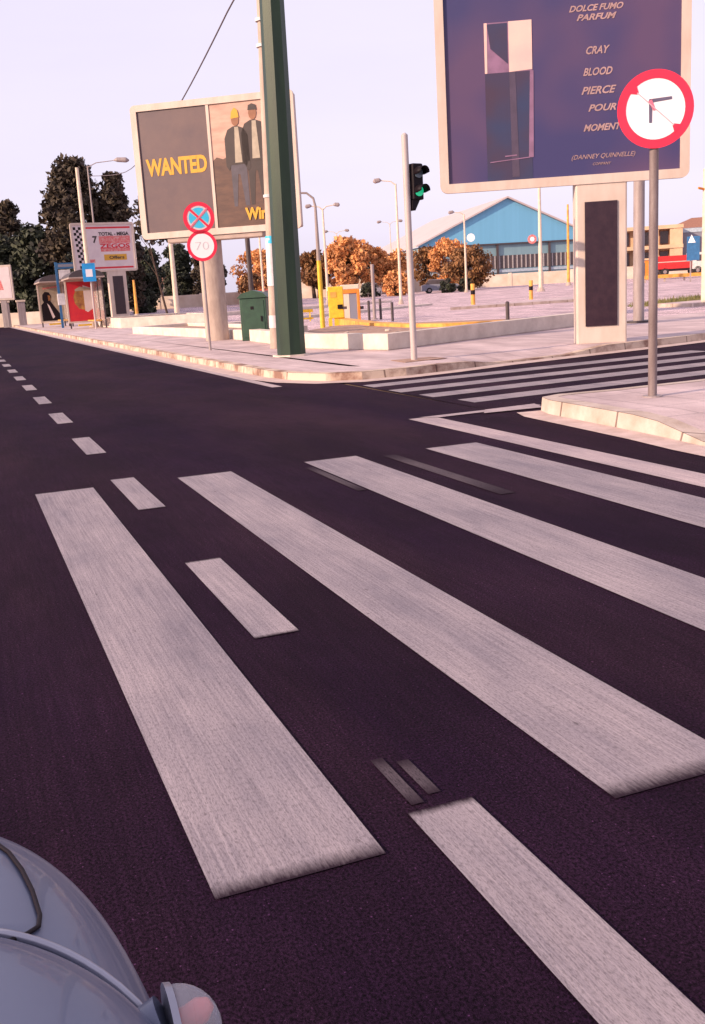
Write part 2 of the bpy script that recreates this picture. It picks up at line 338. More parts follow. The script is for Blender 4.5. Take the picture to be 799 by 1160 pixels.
def smoothstep(a, b, x):
    t = max(0, min(1, (x - a) / (b - a))); return t * t * (3 - 2 * t)
def gz(x, y):   # the land beyond the car park rises a little
    return 0.75 * smoothstep(55, 150, math.hypot(x, y)) if x > 9 else 0.75 * smoothstep(75, 150, math.hypot(x, y)) * smoothstep(5, 9, x)

# ---------------------------------------------------------------- setting: ground, roads, pavements
b = MB()
NX = [-900, -300, -100, -40, -10, 5, 9] + [9 + 6 * i for i in range(1, 30)] + [260, 400, 900]
NY = [-300, -60, 0, 20] + [20 + 6 * i for i in range(1, 30)] + [260, 400, 700, 1400]
vs = [(x, y, gz(x, y) - .02) for y in NY for x in NX]; nx = len(NX)
b.add(vs, [(j * nx + i, j * nx + i + 1, (j + 1) * nx + i + 1, (j + 1) * nx + i) for j in range(len(NY) - 1) for i in range(nx - 1)], 'earth')
b.build('ground', kind='structure')
b = MB(); b.face([(-8, -30, 0), (4.9, -30, 0), (4.9, 8.6, 0), (5.0, 110, 0), (5.0, 420, 0.0), (-8, 420, 0.0)], 'asphalt'); b.build('main_road', kind='structure')
b = MB(); b.face([(4.9, 8.0, 0.0), (60, 15, 0), (60, 23.5, 0.0), (13, 15.5, 0), (5.0, 15.5, 0)], 'asphalt'); b.build('side_street', kind='structure')
# pale old asphalt of the car park
b = MB()
LX = [7.0 + 5 * i for i in range(38)]; LY = [14.5 + 5 * i for i in range(25)]
vs = [(x, y + (max(0, x - 14) * .17 if y < 30 else 0) * (1 - smoothstep(14, 34, y)), gz(x, y) + .004) for y in LY for x in LX]; nx = len(LX)
b.add(vs, [(j * nx + i, j * nx + i + 1, (j + 1) * nx + i + 1, (j + 1) * nx + i) for j in range(len(LY) - 1) for i in range(nx - 1)], 'lot')
b.build('car_park_surface', kind='structure')

KF = [(4.42, 300), (4.42, 60), (4.42, 38), (4.42, 26), (4.42, 19.5), (4.43, 15.2), (4.55, 14.3), (4.85, 13.65), (5.3, 13.35), (6.0, 13.35), (6.7, 13.5), (7.8, 13.85), (8.8, 14.05), (9.8, 14.25), (11, 14.5), (12.8, 14.95), (16, 15.7), (22, 16.9), (60, 25)]
def offs(line, d):
    out = []
    for i, p in enumerate(line):
        a = Vector(line[max(i - 1, 0)]); c = Vector(line[min(i + 1, len(line) - 1)]); t = (c - a).normalized()
        out.append((p[0] - t.y * d, p[1] + t.x * d))
    return out
def strip(b, l0, l1, z0, z1, m, close=False):
    n = len(l0); vs = [(*p, z0 if not callable(z0) else z0(i)) for i, p in enumerate(l0)] + [(*p, z1 if not callable(z1) else z1(i)) for i, p in enumerate(l1)]
    b.add(vs, [(i, i + 1, n + i + 1, n + i) for i in range(n - 1)], m)
def dens(line, step):
    out = [line[0]]
    for a, c in zip(line, line[1:]):
        L_ = math.dist(a, c); n = max(1, min(40, int(L_ / step)))
        for k in range(1, n + 1): out.append((a[0] + (c[0] - a[0]) * k / n, a[1] + (c[1] - a[1]) * k / n))
    return out
def kz(p):  # dropped kerb beside the crossing
    x, y = p
    d = 0.12
    if y < 16.5 and x > 4.8: d -= 0.085 * smoothstep(7.0, 7.8, x) * (1 - smoothstep(9.3, 10.2, x))
    return d
kl = dens(KF, .4); ki = offs(kl, .16); kp = offs(kl, 1.1)
b = MB()
strip(b, kl, offs(kl, .012), 0.0, lambda i: kz(kl[i]), 'kerb')
strip(b, offs(kl, .012), ki, lambda i: kz(kl[i]) + .003, lambda i: kz(kl[i]) + .006, 'kerb')
b.build('kerb', kind='structure')
b = MB(); strip(b, offs(kl, -.30), kl, .006, .012, 'gutter'); b.build('gutter', kind='structure')
b = MB(); strip(b, ki, kp, lambda i: kz(kl[i]) + .004, .12, 'pave')
b.face([(*p, .12) for p in kp] + [(60.5, 31, .12), (16, 22.3, .12), (9.7, 21.4, .12), (9.7, 300, .12)], 'pave')
b.build('pavement', kind='structure')

# near corner island with its own kerb
IS = [(4.86, -6), (4.88, 5.0), (4.92, 5.8), (4.99, 6.4), (5.04, 7.1), (5.08, 7.7), (5.11, 8.15), (5.2, 8.42), (5.45, 8.52), (6.0, 8.46), (7.0, 8.48), (8.5, 8.6), (12, 9.2), (60, 17)]
il = dens(IS, .3)
def iz(p): return 0.02 + 0.12 * smoothstep(5.5, 6.7, p[1]) if p[0] < 5.3 else 0.14
b = MB(); strip(b, il, offs(il, -.015), 0.0, lambda i: iz(il[i]), 'kerbpale'); strip(b, offs(il, -.015), offs(il, -.17), lambda i: iz(il[i]) + .003, lambda i: iz(il[i]) + .006, 'kerbpale')
b.build('kerb', kind='structure')
b = MB(); ii = offs(il, -.17); i2 = offs(il, -1.0)
strip(b, ii, i2, lambda i: iz(il[i]) + .003, .14, 'pave')
b.face([(*p, .14) for p in i2] + [(60, 6, .14), (60, -6, .14)], 'pave')
b.build('pavement', kind='structure')
b = MB(); gl = [p for p in il if p[0] < 5.35 and 3 < p[1]]; strip(b, offs(gl, .24), gl, .005, .011, 'gutter'); b.build('gutter', kind='structure')
# verge on the left of the main road (outside the picture)
b = MB(); b.box(-11, -8, -30, 400, -.01, .13, 'pave'); b.build('pavement', kind='structure')

# ---------------------------------------------------------------- road markings
def rect(x0, x1, y0, y1, m='paint', z=.004, name='zebra_stripe', w0=.05, w1=.05):
    """w0, w1: length over which the near and far ends are worn or blurred away"""
    b = MB(); e = min(.012, (x1 - x0) * .2)
    ys = [y0, y0 + w0 * .5, y0 + w0, y1 - w1, y1 - w1 * .5, y1]; xs = [x0, x0 + e, x1 - e, x1]; W4 = []
    vs = []
    for iy, y in enumerate(ys):
        for ix, x in enumerate(xs):
            vs.append((x, y, z)); a = (0, .5, 1, 1, .5, 0)[iy]; c = (.55, 1, 1, .55)[ix]; W4.append(min(a, c))
    b.add(vs, [(j * 4 + i, j * 4 + i + 1, (j + 1) * 4 + i + 1, (j + 1) * 4 + i) for j in range(5) for i in range(3)], m)
    o = b.build(name, kind='structure'); at = o.data.attributes.new('wear', 'FLOAT', 'POINT'); at.data.foreach_set('value', W4); return o
rect(.352, .748, 1.90, 7.17, w0=.10); rect(1.347, 1.748, 1.87, 7.15, w0=.13); rect(2.327, 2.753, 1.85, 7.17, w0=.13); rect(3.327, 3.778, 1.85, 7.12, w0=.13)  # near ends fade further: motion blur drawn into the paint
for k in range(14): rect(.90 - (.035, .015, 0)[min(k, 2)], 1.07 - (.03, .01, 0)[min(k, 2)], .78 + 2.68 * k, 2.04 + 2.68 * k, name='lane_dash')
for k in range(14, 40): rect(.90, 1.07, .78 + 2.68 * k, 2.04 + 2.68 * k, name='lane_dash')
rect(3.98, 4.25, -8, 8.88, 'paint2', name='edge_line')
rect(4.0, 4.15, 13.5, 42, 'paint2', name='edge_line'); rect(4.0, 4.15, 42, 150, 'paint2', name='edge_line')
def quad(pts, m, name, z=.004):
    b = MB(); b.face([(*p, z) for p in pts], m); o = b.build(name, kind='structure')
    at = o.data.attributes.new('wear', 'FLOAT', 'POINT'); at.data.foreach_set('value', [1.0 if m != 'ghost' else .42] * len(pts)); return o
for y0, y1, x0, x1 in ((12.2, 12.82, 5.0, 11.0), (11.28, 11.9, 4.98, 11.1), (10.45, 11.07, 5.02, 11.2), (9.6, 10.22, 5.1, 11.3)):
    quad([(x0, y0), (x1, y1), (x1, y1 + .42), (x0, y0 + .4)], 'paint', 'zebra_stripe')
quad([(4.25, 8.74), (5.45, 8.80), (5.45, 8.93), (4.1, 8.88)], 'paint2', 'stop_line', .008)
quad([(4.7, 8.66), (5.35, 8.62), (5.45, 8.95), (4.85, 8.9)], 'paint2', 'stop_line', .012)
# scuffed remains of older paint
rect(2.25, 2.31, 5.85, 6.9, 'ghost', name='worn_marking', w0=.5, w1=.5)
rect(2.92, 3.02, 5.2, 7.0, 'ghost', name='worn_marking', w0=.9, w1=.8)
rect(.89, .925, 2.07, 2.34, 'ghost', name='worn_marking', w0=.12, w1=.12); rect(.95, .985, 2.1, 2.30, 'ghost', name='worn_marking', w0=.1, w1=.1)

# ---------------------------------------------------------------- low planter walls, kerbs of the car park
def ringwall(name, poly, h, t, m, label, soil='soil', z0=.12, mat2=None):
    th = thing(name, label, 'planter', (poly[0][0], poly[0][1], z0)); P0 = Vector(poly[0])
    loc = [(p[0] - P0.x, p[1] - P0.y) for p in poly]; n = len(loc)
    c = Vector((sum(p[0] for p in loc) / n, sum(p[1] for p in loc) / n))
    inner = []
    for i in range(n):
        a, q, d = Vector(loc[i - 1]), Vector(loc[i]), Vector(loc[(i + 1) % n])
        e1 = (q - a).normalized(); e2 = (d - q).normalized(); nn = (Vector((-e1.y, e1.x)) + Vector((-e2.y, e2.x))).normalized()
        if nn.dot(c - q) < 0: nn = -nn
        inner.append(tuple(q + nn * t))
    b = MB(); vs = [(*p, 0) for p in loc] + [(*p, h) for p in loc] + [(*p, h) for p in inner] + [(*p, 0) for p in inner]
    fs = []
    for i in range(n):
        j = (i + 1) % n
        for k in range(3): fs.append((k * n + i, k * n + j, (k + 1) * n + j, (k + 1) * n + i))
    b.add(vs, fs, m); b.build('wall', th, bevel=.02)
    b = MB(); b.face([(*p, h * .55) for p in inner], soil); b.build('soil', th)
    return th
ringwall('planter', [(6.5, 40.9), (7.35, 26.9), (9.3, 27.4), (9.0, 41.5)], .27, .3, 'cream', 'long low cream planter wall behind the no-stopping sign, holding bare soil')
t = thing('planter', 'low pale planter wall with a sharp corner behind the traffic light pole', 'planter', (7.55, 17.6, .12))
o_ = [(-.45, 7.2), (-.70, 2.9), (0, 0), (6.9, 3.55), (7.0, 3.30), (0.02, -.32)]
b = MB(); b.prism([(-.4, 8.3), (-.72, 2.85), (0, 0), (7.0, 3.55), (6.88, 3.84), (.16, .38), (-.42, 2.9), (-.1, 8.3)], 0, .31, 'cream'); b.build('wall', t, bevel=.02)
b = MB(); b.prism([(-.1, 8.3), (-.42, 2.9), (.16, .38), (6.88, 3.84), (9.0, 8.0), (4.2, 14.0)], 0, .06, 'soil'); b.build('soil', t)
ringwall('planter', [(7.7, 60.5), (7.7, 52.0), (12.0, 50.0), (12.3, 60.8)], .50, .3, 'cream', 'low cream planter wall under the distant sale billboard, right of the bus shelter')
b = MB(); b.prism([(9.0, 44), (30, 62), (29.6, 62.5), (9.0, 44.8)], 0, .16, 'cream'); b.build('kerb', kind='structure')
b = MB(); b.prism([(9.5, 68), (34, 78), (34, 78.6), (9.5, 68.7)], .1, .34, 'cream'); b.build('kerb', kind='structure')
# rubble in the planter
for i in range(16):
    x, y = rnd.uniform(8.0, 11.2), rnd.uniform(21.0, 25.5); s = rnd.uniform(.04, .10)
    b = MB(); q = 7; b.prism([(s * math.cos(6.283 * k / q) * rnd.uniform(.6, 1.1), s * math.sin(6.283 * k / q) * rnd.uniform(.6, 1.1)) for k in range(q)], 0, s * rnd.uniform(.5, 1.1), rnd.choice(['cream', 'concrete', 'concrete']))
    o = b.build('rubble', bevel=.01, label='small broken chunk of pale rubble on the soil of the corner planter', cat='rubble', group='rubble chunks in the corner planter'); o.location = (x, y, .17); o.rotation_euler = (rnd.uniform(-.3, .3), rnd.uniform(-.3, .3), rnd.uniform(0, 3))
# yellow painted kerb
b = MB(); b.prism([(1.9, 4.6), (.3, -2.4), (0, -6.0), (.45, -7.6), (1.9, -8.25), (2.0, -7.95), (.85, -7.2), (.45, -5.8), (.75, -2.5), (2.3, 4.5)], 0, .25, 'kyellow'); o = b.build('yellow_kerb', bevel=.03, label='long yellow painted kerb behind the corner planter, starting at the pay machines', cat='kerb'); o.location = (11.7, 32.0, .02)
b = MB(); b.prism([(0, 0), (1.2, -2.2), (1.5, -2.0), (.3, .2)], 0, .16, 'kyellow'); o = b.build('yellow_kerb', bevel=.03, label='short yellow painted kerb just left of the dark billboard pillar, beyond the planter', cat='kerb'); o.location = (15.1, 26.2, .01)
# traffic island in the car park with yellow bollards
b = MB(); b.prism([(24.0, 47.5), (35.5, 54.5), (40, 55), (33.5, 47.0)], 0, .15, 'kerbpale', 'pave'); b.build('traffic_island', kind='structure')
b = MB(); b.prism([(24.5, 29.4), (44, 35), (44, 37), (24.5, 31.5)], 0, .14, 'kerbpale', 'pave'); b.build('traffic_island', kind='structure')
# faint parking stall lines
for i in range(12):
    x = 20 + i * 3.1; rect(x, x + .12, 60, 65, 'gutter', gz(x, 62) + .03, 'parking_line')

# ---------------------------------------------------------------- billboards
def billboard_box(th, W, z0, z1, D, fr=.17, inset=.05):
    """frame as one mesh: cabinet behind, rounded border in front; local frame centred on x, front face at y=0"""
    b = MB(); b.box(-W / 2 + .05, W / 2 - .05, .09, D, z0 + .05, z1 - .05, 'boardside'); b.build('cabinet', th, bevel=.04)
    b = MB()
    r = .13; out = []; 
    for cx, cz, a0 in ((W / 2 - r, z0 + r, -90), (W / 2 - r, z1 - r, 0), (-W / 2 + r, z1 - r, 90), (-W / 2 + r, z0 + r, 180)):
        for k in range(6): a = R(a0 + 18 * k); out.append((cx + r * math.cos(a), cz + r * math.sin(a)))
    n = len(out); inn = []
    for x, z in out: inn.append((max(-W / 2 + fr, min(W / 2 - fr, x)), max(z0 + fr, min(z1 - fr, z))))
    vs = [(x, .10, z) for x, z in out] + [(x, 0, z) for x, z in out] + [(x, 0, z) for x, z in inn] + [(x, inset, z) for x, z in inn]
    fs = [(k * n + i, k * n + (i + 1) % n, (k + 1) * n + (i + 1) % n, (k + 1) * n + i) for k in range(3) for i in range(n)]
    b.add(vs, fs, 'boardframe'); b.build('frame', th, bevel=.012, fixn=True)

# --- WANTED board
wb = thing('billboard', 'large double poster billboard reading WANTED in yellow on an oval concrete pillar', 'billboard', (7.084, 27.81, 0), -34.1)
W_, z0, z1 = 4.64, 3.0, 6.54
billboard_box(wb, W_, z0, z1, .42)
xi0, xi1, zi0, zi1 = -W_ / 2 + .17, W_ / 2 - .17, z0 + .17, z1 - .17
xm = -.10
b = MB(); b.plate([(xi0, zi0), (xm - .04, zi0), (xm - .04, zi1), (xi0, zi1)], .075, .03, 'poster_brown'); b.build('poster', wb, label='brown poster with the yellow word WANTED')
b = MB(); b.box(xm - .04, xm + .04, .02, .085, zi0, zi1, 'boardframe'); b.build('divider', wb)
b = MB()
b.plate([(xm + .04, zi0), (xi1, zi0), (xi1, zi1), (xm + .04, zi1)], .075, .03, 'poster_sky')
hz_ = zi0 + 1.75
def blob(pts, y, m): b.plate([(xm + .04 + p[0], zi0 + p[1]) for p in pts], y, .0035, m)
blob([(0, 0), (2.21, 0), (2.21, 1.62), (1.9, 1.66), (1.4, 1.62), (1.0, 1.75), (.5, 1.86), (.3, 1.78), (.12, 1.84), (0, 1.75)], .0440, 'poster_field')
def figure(cx, top, k, hat, legs):
    b_ = lambda pts, y, m: blob([(cx + p[0] * k, top - 2.6 * k + p[1] * k) for p in pts], y, m)
    b_([(-.20, 0.1), (-.10, 0.1), (-.02, .95), (.04, .95), (.14, .1), (.26, .1), (.24, 1.3), (-.22, 1.3)], .0395, legs)
    b_([(-.34, 1.18), (-.26, 1.05), (-.2, 1.2), (.2, 1.2), (.27, 1.02), (.36, 1.1), (.34, 1.95), (.22, 2.14), (.06, 2.2), (-.08, 2.2), (-.24, 2.12), (-.34, 1.9)], .0350, 'poster_coat')
    b_([(-.08, 1.25), (.13, 1.25), (.08, 2.18), (-.03, 2.18)], .0305, 'poster_beige')
    b_([(.11 * math.cos(t / 10 * 6.283), 2.37 + .17 * math.sin(t / 10 * 6.283)) for t in range(10)], .0305, 'poster_skin')
    if hat: b_([(-.12, 2.40), (.12, 2.42), (.09, 2.6), (0, 2.68), (-.09, 2.58)], .0260, 'letter')
    else: b_([(-.12, 2.44), (.12, 2.44), (.1, 2.56), (0, 2.6), (-.1, 2.56)], .0260, 'poster_coat')
figure(.72, 2.98, .98, True, 'poster_denim'); figure(1.22, 3.12, 1.03, False, 'poster_coat')
b.build('poster', wb, label='brown picture poster of two printed figures standing in a field')
text('lettering', 'WANTED', .60, 'letter', wb, (xi0 + .14, .040, z0 + 1.69), bold=.022, width=1.78, spacing=.95)
text('lettering', 'Win', .42, 'letter', wb, (xm + .86, .020, z0 + .34), bold=.018, width=.62)
# oval pillar
b = MB(); n = 28
ov = [(.33 * math.cos(6.283 * i / n), .22 * math.sin(6.283 * i / n)) for i in range(n)]
b.prism(ov, .10, 3.2, 'concrete', T=Matrix.Translation((-.43, .24, 0)) @ Matrix.Rotation(R(20), 4, 'Z')); b.build('pillar', wb, smooth=30)
b = MB(); b.box(-1.6, 1.2, .05, .45, 2.86, 3.06, 'boardside'); b.build('crossbeam', wb, bevel=.03)

# --- big navy board on the right
rb = thing('billboard', 'largest billboard, navy perfume-style poster, on a pillar with a black panel beside the crossing', 'billboard', (9.86, 15.125, 0), -26.3)
W_, z0, z1 = 4.15, 2.79, 6.2
billboard_box(rb, W_, z0, z1, .36, fr=.15)
xi0, xi1, zi0, zi1 = -W_ / 2 + .15, W_ / 2 - .15, z0 + .15, z1 - .15
b = MB(); b.plate([(xi0, zi0), (xi1, zi0), (xi1, zi1), (xi0, zi1)], .075, .03, 'poster_navy')
bx = xi0 + .66
def pl(pts, y, m): b.plate([(bx + p[0], zi0 + p[1]) for p in pts], y, .0035, m)
pl([(0, 0), (.76, 0), (.76, 1.72), (0, 1.72)], .0440, 'poster_bottle')
pl([(.42, 0.05), (.54, .05), (.50, 1.72), (.40, 1.72)], .0395, 'poster_bottle2')
pl([(.70, .35), (.78, .35), (.80, 1.72), (.74, 1.72)], .0395, 'poster_mauve')
pl([(0, 1.72), (.78, 1.72), (.78, 2.5), (0, 2.5)], .0440, 'poster_mauve')
pl([(.40, 1.72), (.78, 1.74), (.78, 2.5), (.40, 2.5)], .0395, 'poster_peach')
pl([(.05, 2.48), (.38, 2.48), (.38, 1.85), (.1, 2.1)], .0395, 'poster_bottle')
pl([(0, 1.72), (.04, 1.72), (.05, 2.5), (0, 2.5)], .0395, 'poster_peach')
pl([(.05, .30), (.72, .345), (.72, .36), (.05, .315)], .0350, 'poster_mauve'); pl([(.3, .38), (.5, .39), (.5, .41), (.3, .40)], .0350, 'poster_mauve')
b.build('poster', rb, label='navy poster showing a tall dark glass bottle with a pale cap')
tx = xi0 + 2.02
for body, dx, dz, h, wd in (('DOLCE FUMO', .03, 2.50, .15, .95), ('PARFUM', .15, 2.36, .15, .7), ('CRAY', .30, 1.84, .19, .42), ('BLOOD', .25, 1.51, .19, .52), ('PIERCE', .22, 1.22, .19, .62), ('POUR', .33, .95, .17, .50), ('MOMENT', .25, .64, .17, .68), ('(DANNEY QUINNELLE)', .05, .20, .12, 1.14), ('COMPANY', .40, .09, .07, .33)):
    text('lettering', body, h * .86, 'poster_line', rb, (tx + dx, .040, zi0 + dz + .06), bold=.004 if h > .13 else 0, width=wd * .92, shear=.35, thick=.002)
b = MB(); b.box(-.30, .56, .02, .42, .10, 2.85, 'boardframe', T=Matrix.Translation((.50, 0, 0))); b.build('pillar', rb, bevel=.03)
b = MB(); b.box(.20 + .15, 1.06 - .17, -.004, .02, .42, 2.50, 'dark'); b.build('dark_panel', rb)

# --- far sale billboard with chequered strip
sb = thing('billboard', 'white sale billboard with red print and a chequered strip, behind the bus shelter', 'billboard', (8.60, 61.2, 0), 8)
W_, z0, z1 = 3.75, 3.22, 6.0
billboard_box(sb, W_, z0, z1, .3, fr=.12)
b = MB(); xi0, xi1, zi0, zi1 = -W_ / 2 + .12, W_ / 2 - .12, z0 + .12, z1 - .12
b.plate([(xi0, zi0), (xi1, zi0), (xi1, zi1), (xi0, zi1)], .075, .03, 'poster_white')
for r_ in range(15):
    for c_ in range(3):
        if (r_ + c_) % 2 == 0:
            x = xi0 + .05 + c_ * .15 + (14 - r_) * .0135; z = zi0 + .1 + r_ * .155; b.plate([(x, z), (x + .15, z), (x + .15, z + .155), (x, z + .155)], .044, .004, 'black')
for x0, x1, a, c, m in ((.75, 3.4, .06, .16, 'poster_red'), (.75, 3.4, 2.32, 2.42, 'poster_red'), (1.5, 3.35, 1.48, 1.90, 'poster_softred'), (1.55, 3.3, 1.02, 1.22, 'poster_softred'), (.85, 1.15, .42, .6, 'poster_softred'), (1.7, 3.05, .52, .86, 'letter')):
    b.plate([(xi0 + x0, zi0 + a), (xi0 + x1, zi0 + a), (xi0 + x1, zi0 + c), (xi0 + x0, zi0 + c)], .044, .004, m)
b.build('poster', sb)
text('lettering', 'TOTAL - MEGA', .26, 'poster_coat', sb, (xi0 + 1.5, .038, zi0 + 1.93), bold=.012, width=1.8)
text('lettering', '7', .5, 'poster_coat', sb, (xi0 + 1.12, .038, zi0 + 1.55), bold=.02)
text('lettering', 'ZEGOS', .34, 'poster_red', sb, (xi0 + 1.5, .036, zi0 + 1.22), bold=.012, width=1.8)
text('lettering', 'Offers', .24, 'poster_coat', sb, (xi0 + 2.0, .036, zi0 + .6), bold=.006, width=.9)
b = MB(); b.box(.05, 1.13, .02, .32, .3, 3.3, 'boardframe'); b.build('pillar', sb, bevel=.02)
b = MB(); b.box(.30, .92, .005, .02, .75, 2.95, 'dark'); b.build('dark_panel', sb)

# --- pale panel at the left edge
lb = thing('display_panel', 'pale poster panel on a grey post at the far left of the pavement', 'billboard', (3.1, 81.1, 0), -17)
p_ = lb.location.copy(); lb.location = (5.35, 81.1, 0)
b = MB(); b.box(-3.2, -1.05, 0, .22, 2.12, 4.72, 'boardframe'); b.build('frame', lb, bevel=.04)
b = MB(); b.plate([(-3.05, 2.28), (-1.2, 2.28), (-1.2, 4.56), (-3.05, 4.56)], 0, .02, 'poster_white'); b.plate([(-2.3, 2.9), (-1.75, 2.9), (-1.9, 3.6), (-2.2, 3.7)], -.021, .004, 'poster_softred'); b.build('poster', lb)
b = MB(); b.box(-2.1, -1.7, .04, .2, .1, 2.15, 'greymetal'); b.build('post', lb)

# ---------------------------------------------------------------- poles close by
gp = thing('utility_pole', 'tall dark green eight-sided steel pole in front of the WANTED billboard', 'pole', (5.88, 18.40, .12))
b = MB(); b.tube([(0, 0, 0), (.035, 0, 2.5), (.075, 0, 5), (.16, 0, 11.2)], [.272, .25, .232, .18], 'green', n=8, cap=True); b.build('shaft', gp)
b = MB(); b.prism([(.36 * math.cos(6.283 * (i + .5) / 8), .36 * math.sin(6.283 * (i + .5) / 8)) for i in range(8)], 0, .03, 'cream'); b.build('base_plate', gp)
cp = thing('concrete_pole', 'slim pale concrete pole with peeling paper bills, just left of the green pole', 'pole', (6.50, 21.43, .12))
b = MB(); b.tube([(0, 0, 0), (.33, 0, 9.6)], [.125, .105], 'concrete', n=16); b.build('shaft', cp, smooth=30)
b = MB(); b.tube([(.04, 0, 1.35), (.07, 0, 2.35)], .127, 'stopwhite', n=16, cap=False); b.build('paper_bill', cp, smooth=True)
b = MB(); b.tube([(.013, 0, .45), (.021, 0, .72)], .129, 'poster_white', n=16, cap=False); b.build('paper_bill', cp, smooth=True)
b = MB(); b.tube([(.068, 0, 2.24), (.073, 0, 2.40)], .128, 'cyan', n=16, cap=False); b.build('paper_bill', cp, smooth=True)
for z in (3.2, 6.2, 6.7): b = MB(); b.tube([(.03 * z, 0, z), (.03 * z, 0, z + .06)], .128, 'stopwhite', n=16); b.build('metal_band', cp, smooth=30)

# green cabinet
gc = thing('utility_cabinet', 'dark green metal cabinet with a peaked cap standing behind the concrete pole', 'cabinet', (7.42, 26.3, .12), -28)
b = MB(); b.box(-.36, .36, -.02, .55, 0, 1.12, 'greenc'); b.build('body', gc, bevel=.02)
b = MB(); b.prism([(-.42, -.0), (.42, 0), (.30, .12), (0, .20), (-.30, .12)], 0, .66, 'greenc', T=Matrix.Translation((0, .60, 1.12)) @ Matrix.Rotation(R(90), 4, 'X')); b.build('cap', gc, bevel=.01)
b = MB(); b.box(-.30, .30, -.035, -.018, .08, 1.05, 'greenc'); d = b.build('door', gc, bevel=.006)
b = MB(); b.box(.2, .24, -.06, -.035, .5, .64, 'black'); b.build('handle', d)
b = MB(); b.box(-.06, .02, -.045, -.036, .82, .9, 'black'); b.build('lock', d)

# traffic light
tl = thing('traffic_light', 'slim grey traffic light pole at the kerb with a black signal head glowing green', 'traffic light', (6.75, 14.70, .12), 14)
b = MB(); b.tube([(0, 0, 0), (0, 0, 3.42)], .052, 'palepole', n=16); b.tube([(0, 0, 3.42), (0, 0, 3.45)], [.052, .02], 'palepole', n=16); b.build('pole', tl, smooth=30)
b = MB(); b.prism([(-.42, -.3), (.4, -.34), (.5, .2), (-.2, .36)], .004, .010, 'soil'); b.build('ground_patch', tl)  # flat reddish-brown patch on the ground around the pole
b = MB(); b.box(.06, .26, -.10, .08, 2.46, 3.0, 'black'); b.prism([(.05, 2.30), (.10, 2.30), (.20, 2.46), (.05, 2.46)], -.07, .07, 'black', T=Matrix(((1, 0, 0, 0), (0, 0, -1, 0), (0, 1, 0, 0), (0, 0, 0, 1)))); hd = b.build('signal_head', tl, bevel=.02)
for zc, m, nm in ((2.86, 'lensoff', 'signal_lens'), (2.59, 'green_lamp', 'signal_lens')):
    b = MB(); b.disc((.16, -.10, zc), .078, m, 24, h=.02); b.build(nm, hd)
    b = MB(); n = 14; vs = []
    for y, rr in ((-.10, .092), (-.27, .09)):
        for i in range(n + 1):
            a = R(-20 + 220 * i / n); vs.append((.16 + rr * math.cos(a), y if i not in (0, n) else max(y, -.16), zc + rr * math.sin(a)))
    b.add(vs, [(i, i + 1, n + 2 + i, n + 1 + i) for i in range(n)], 'black'); v_ = b.build('visor', hd, smooth=True)
    sf = v_.modifiers.new('thick', 'SOLIDIFY'); sf.thickness = .006
b = MB(); b.box(.03, .09, -.03, .03, 2.93, 2.97, 'black'); b.build('bracket', tl); b = MB(); b.box(.03, .09, -.03, .03, 2.56, 2.60, 'black'); b.build('bracket', tl)

# no-turn sign (near)
ns = thing('road_sign', 'round red-rimmed no-turn sign on a grey post on the near right pavement', 'road sign', (5.90, 7.62, .14), -28)
b = MB(); b.tube([(0, 0, 0), (0, 0, 2.76)], .040, 'postgrey', n=16); b.build('post', ns, smooth=30)
b = MB(); b.tube([(0, 0, 0), (0, 0, .012)], .09, 'greymetal', n=16); b.build('base_plate', ns)
b = MB(); zc = 2.50
b.disc((0, -.045, zc), .345, 'white', 48, h=.006); b.disc((0, -.040, zc), .35, 'greymetal', 48, h=.005)
b.ring((0, -.0515, zc), .272, .352, 'red', 48, .003); b.build('sign_face', ns)
b = MB()
def bar2(b, x0, z0_, x1, z1_, w0, w1, y, m, h=.002):
    d = Vector((x1 - x0, z1_ - z0_)).normalized(); nn = Vector((-d.y, d.x))
    b.plate([(x0 + nn.x * w0, z0_ + nn.y * w0), (x0 - nn.x * w0, z0_ - nn.y * w0), (x1 - nn.x * w1, z1_ - nn.y * w1), (x1 + nn.x * w1, z1_ + nn.y * w1)], y, h, m)
bar2(b, -.05, zc + .075, .15, zc + .09, .017, .013, -.0525, 'slate'); bar2(b, -.045, zc + .09, -.045, zc - .12, .016, .013, -.0525, 'slate'); bar2(b, -.05, zc + .08, -.01, zc - .01, .018, .010, -.055, 'pink')
b.build('arrow', ns)
b = MB(); bar2(b, -.21, zc + .19, -.165, zc + .15, .05, .012, -.055, 'red'); bar2(b, -.17, zc + .155, .17, zc - .155, .004, .004, -.0575, 'faintpink'); bar2(b, .165, zc - .15, .21, zc - .19, .012, .05, -.055, 'red'); b.build('slash', ns)  # slash thin and pale midway: overexposure drawn into its shape and colour
for ch in ns.children:
    if ch.name.split('.')[0] in ('sign_face', 'arrow', 'slash'): ch.scale = (.92, 1, .92); ch.location.z = zc * .08
b = MB(); b.box(-.05, .05, -.039, .045, zc - .03, zc + .03, 'greymetal'); b.build('clamp', ns); b = MB(); b.box(-.05, .05, -.039, .045, zc - .22, zc - .18, 'greymetal'); b.build('clamp', ns)

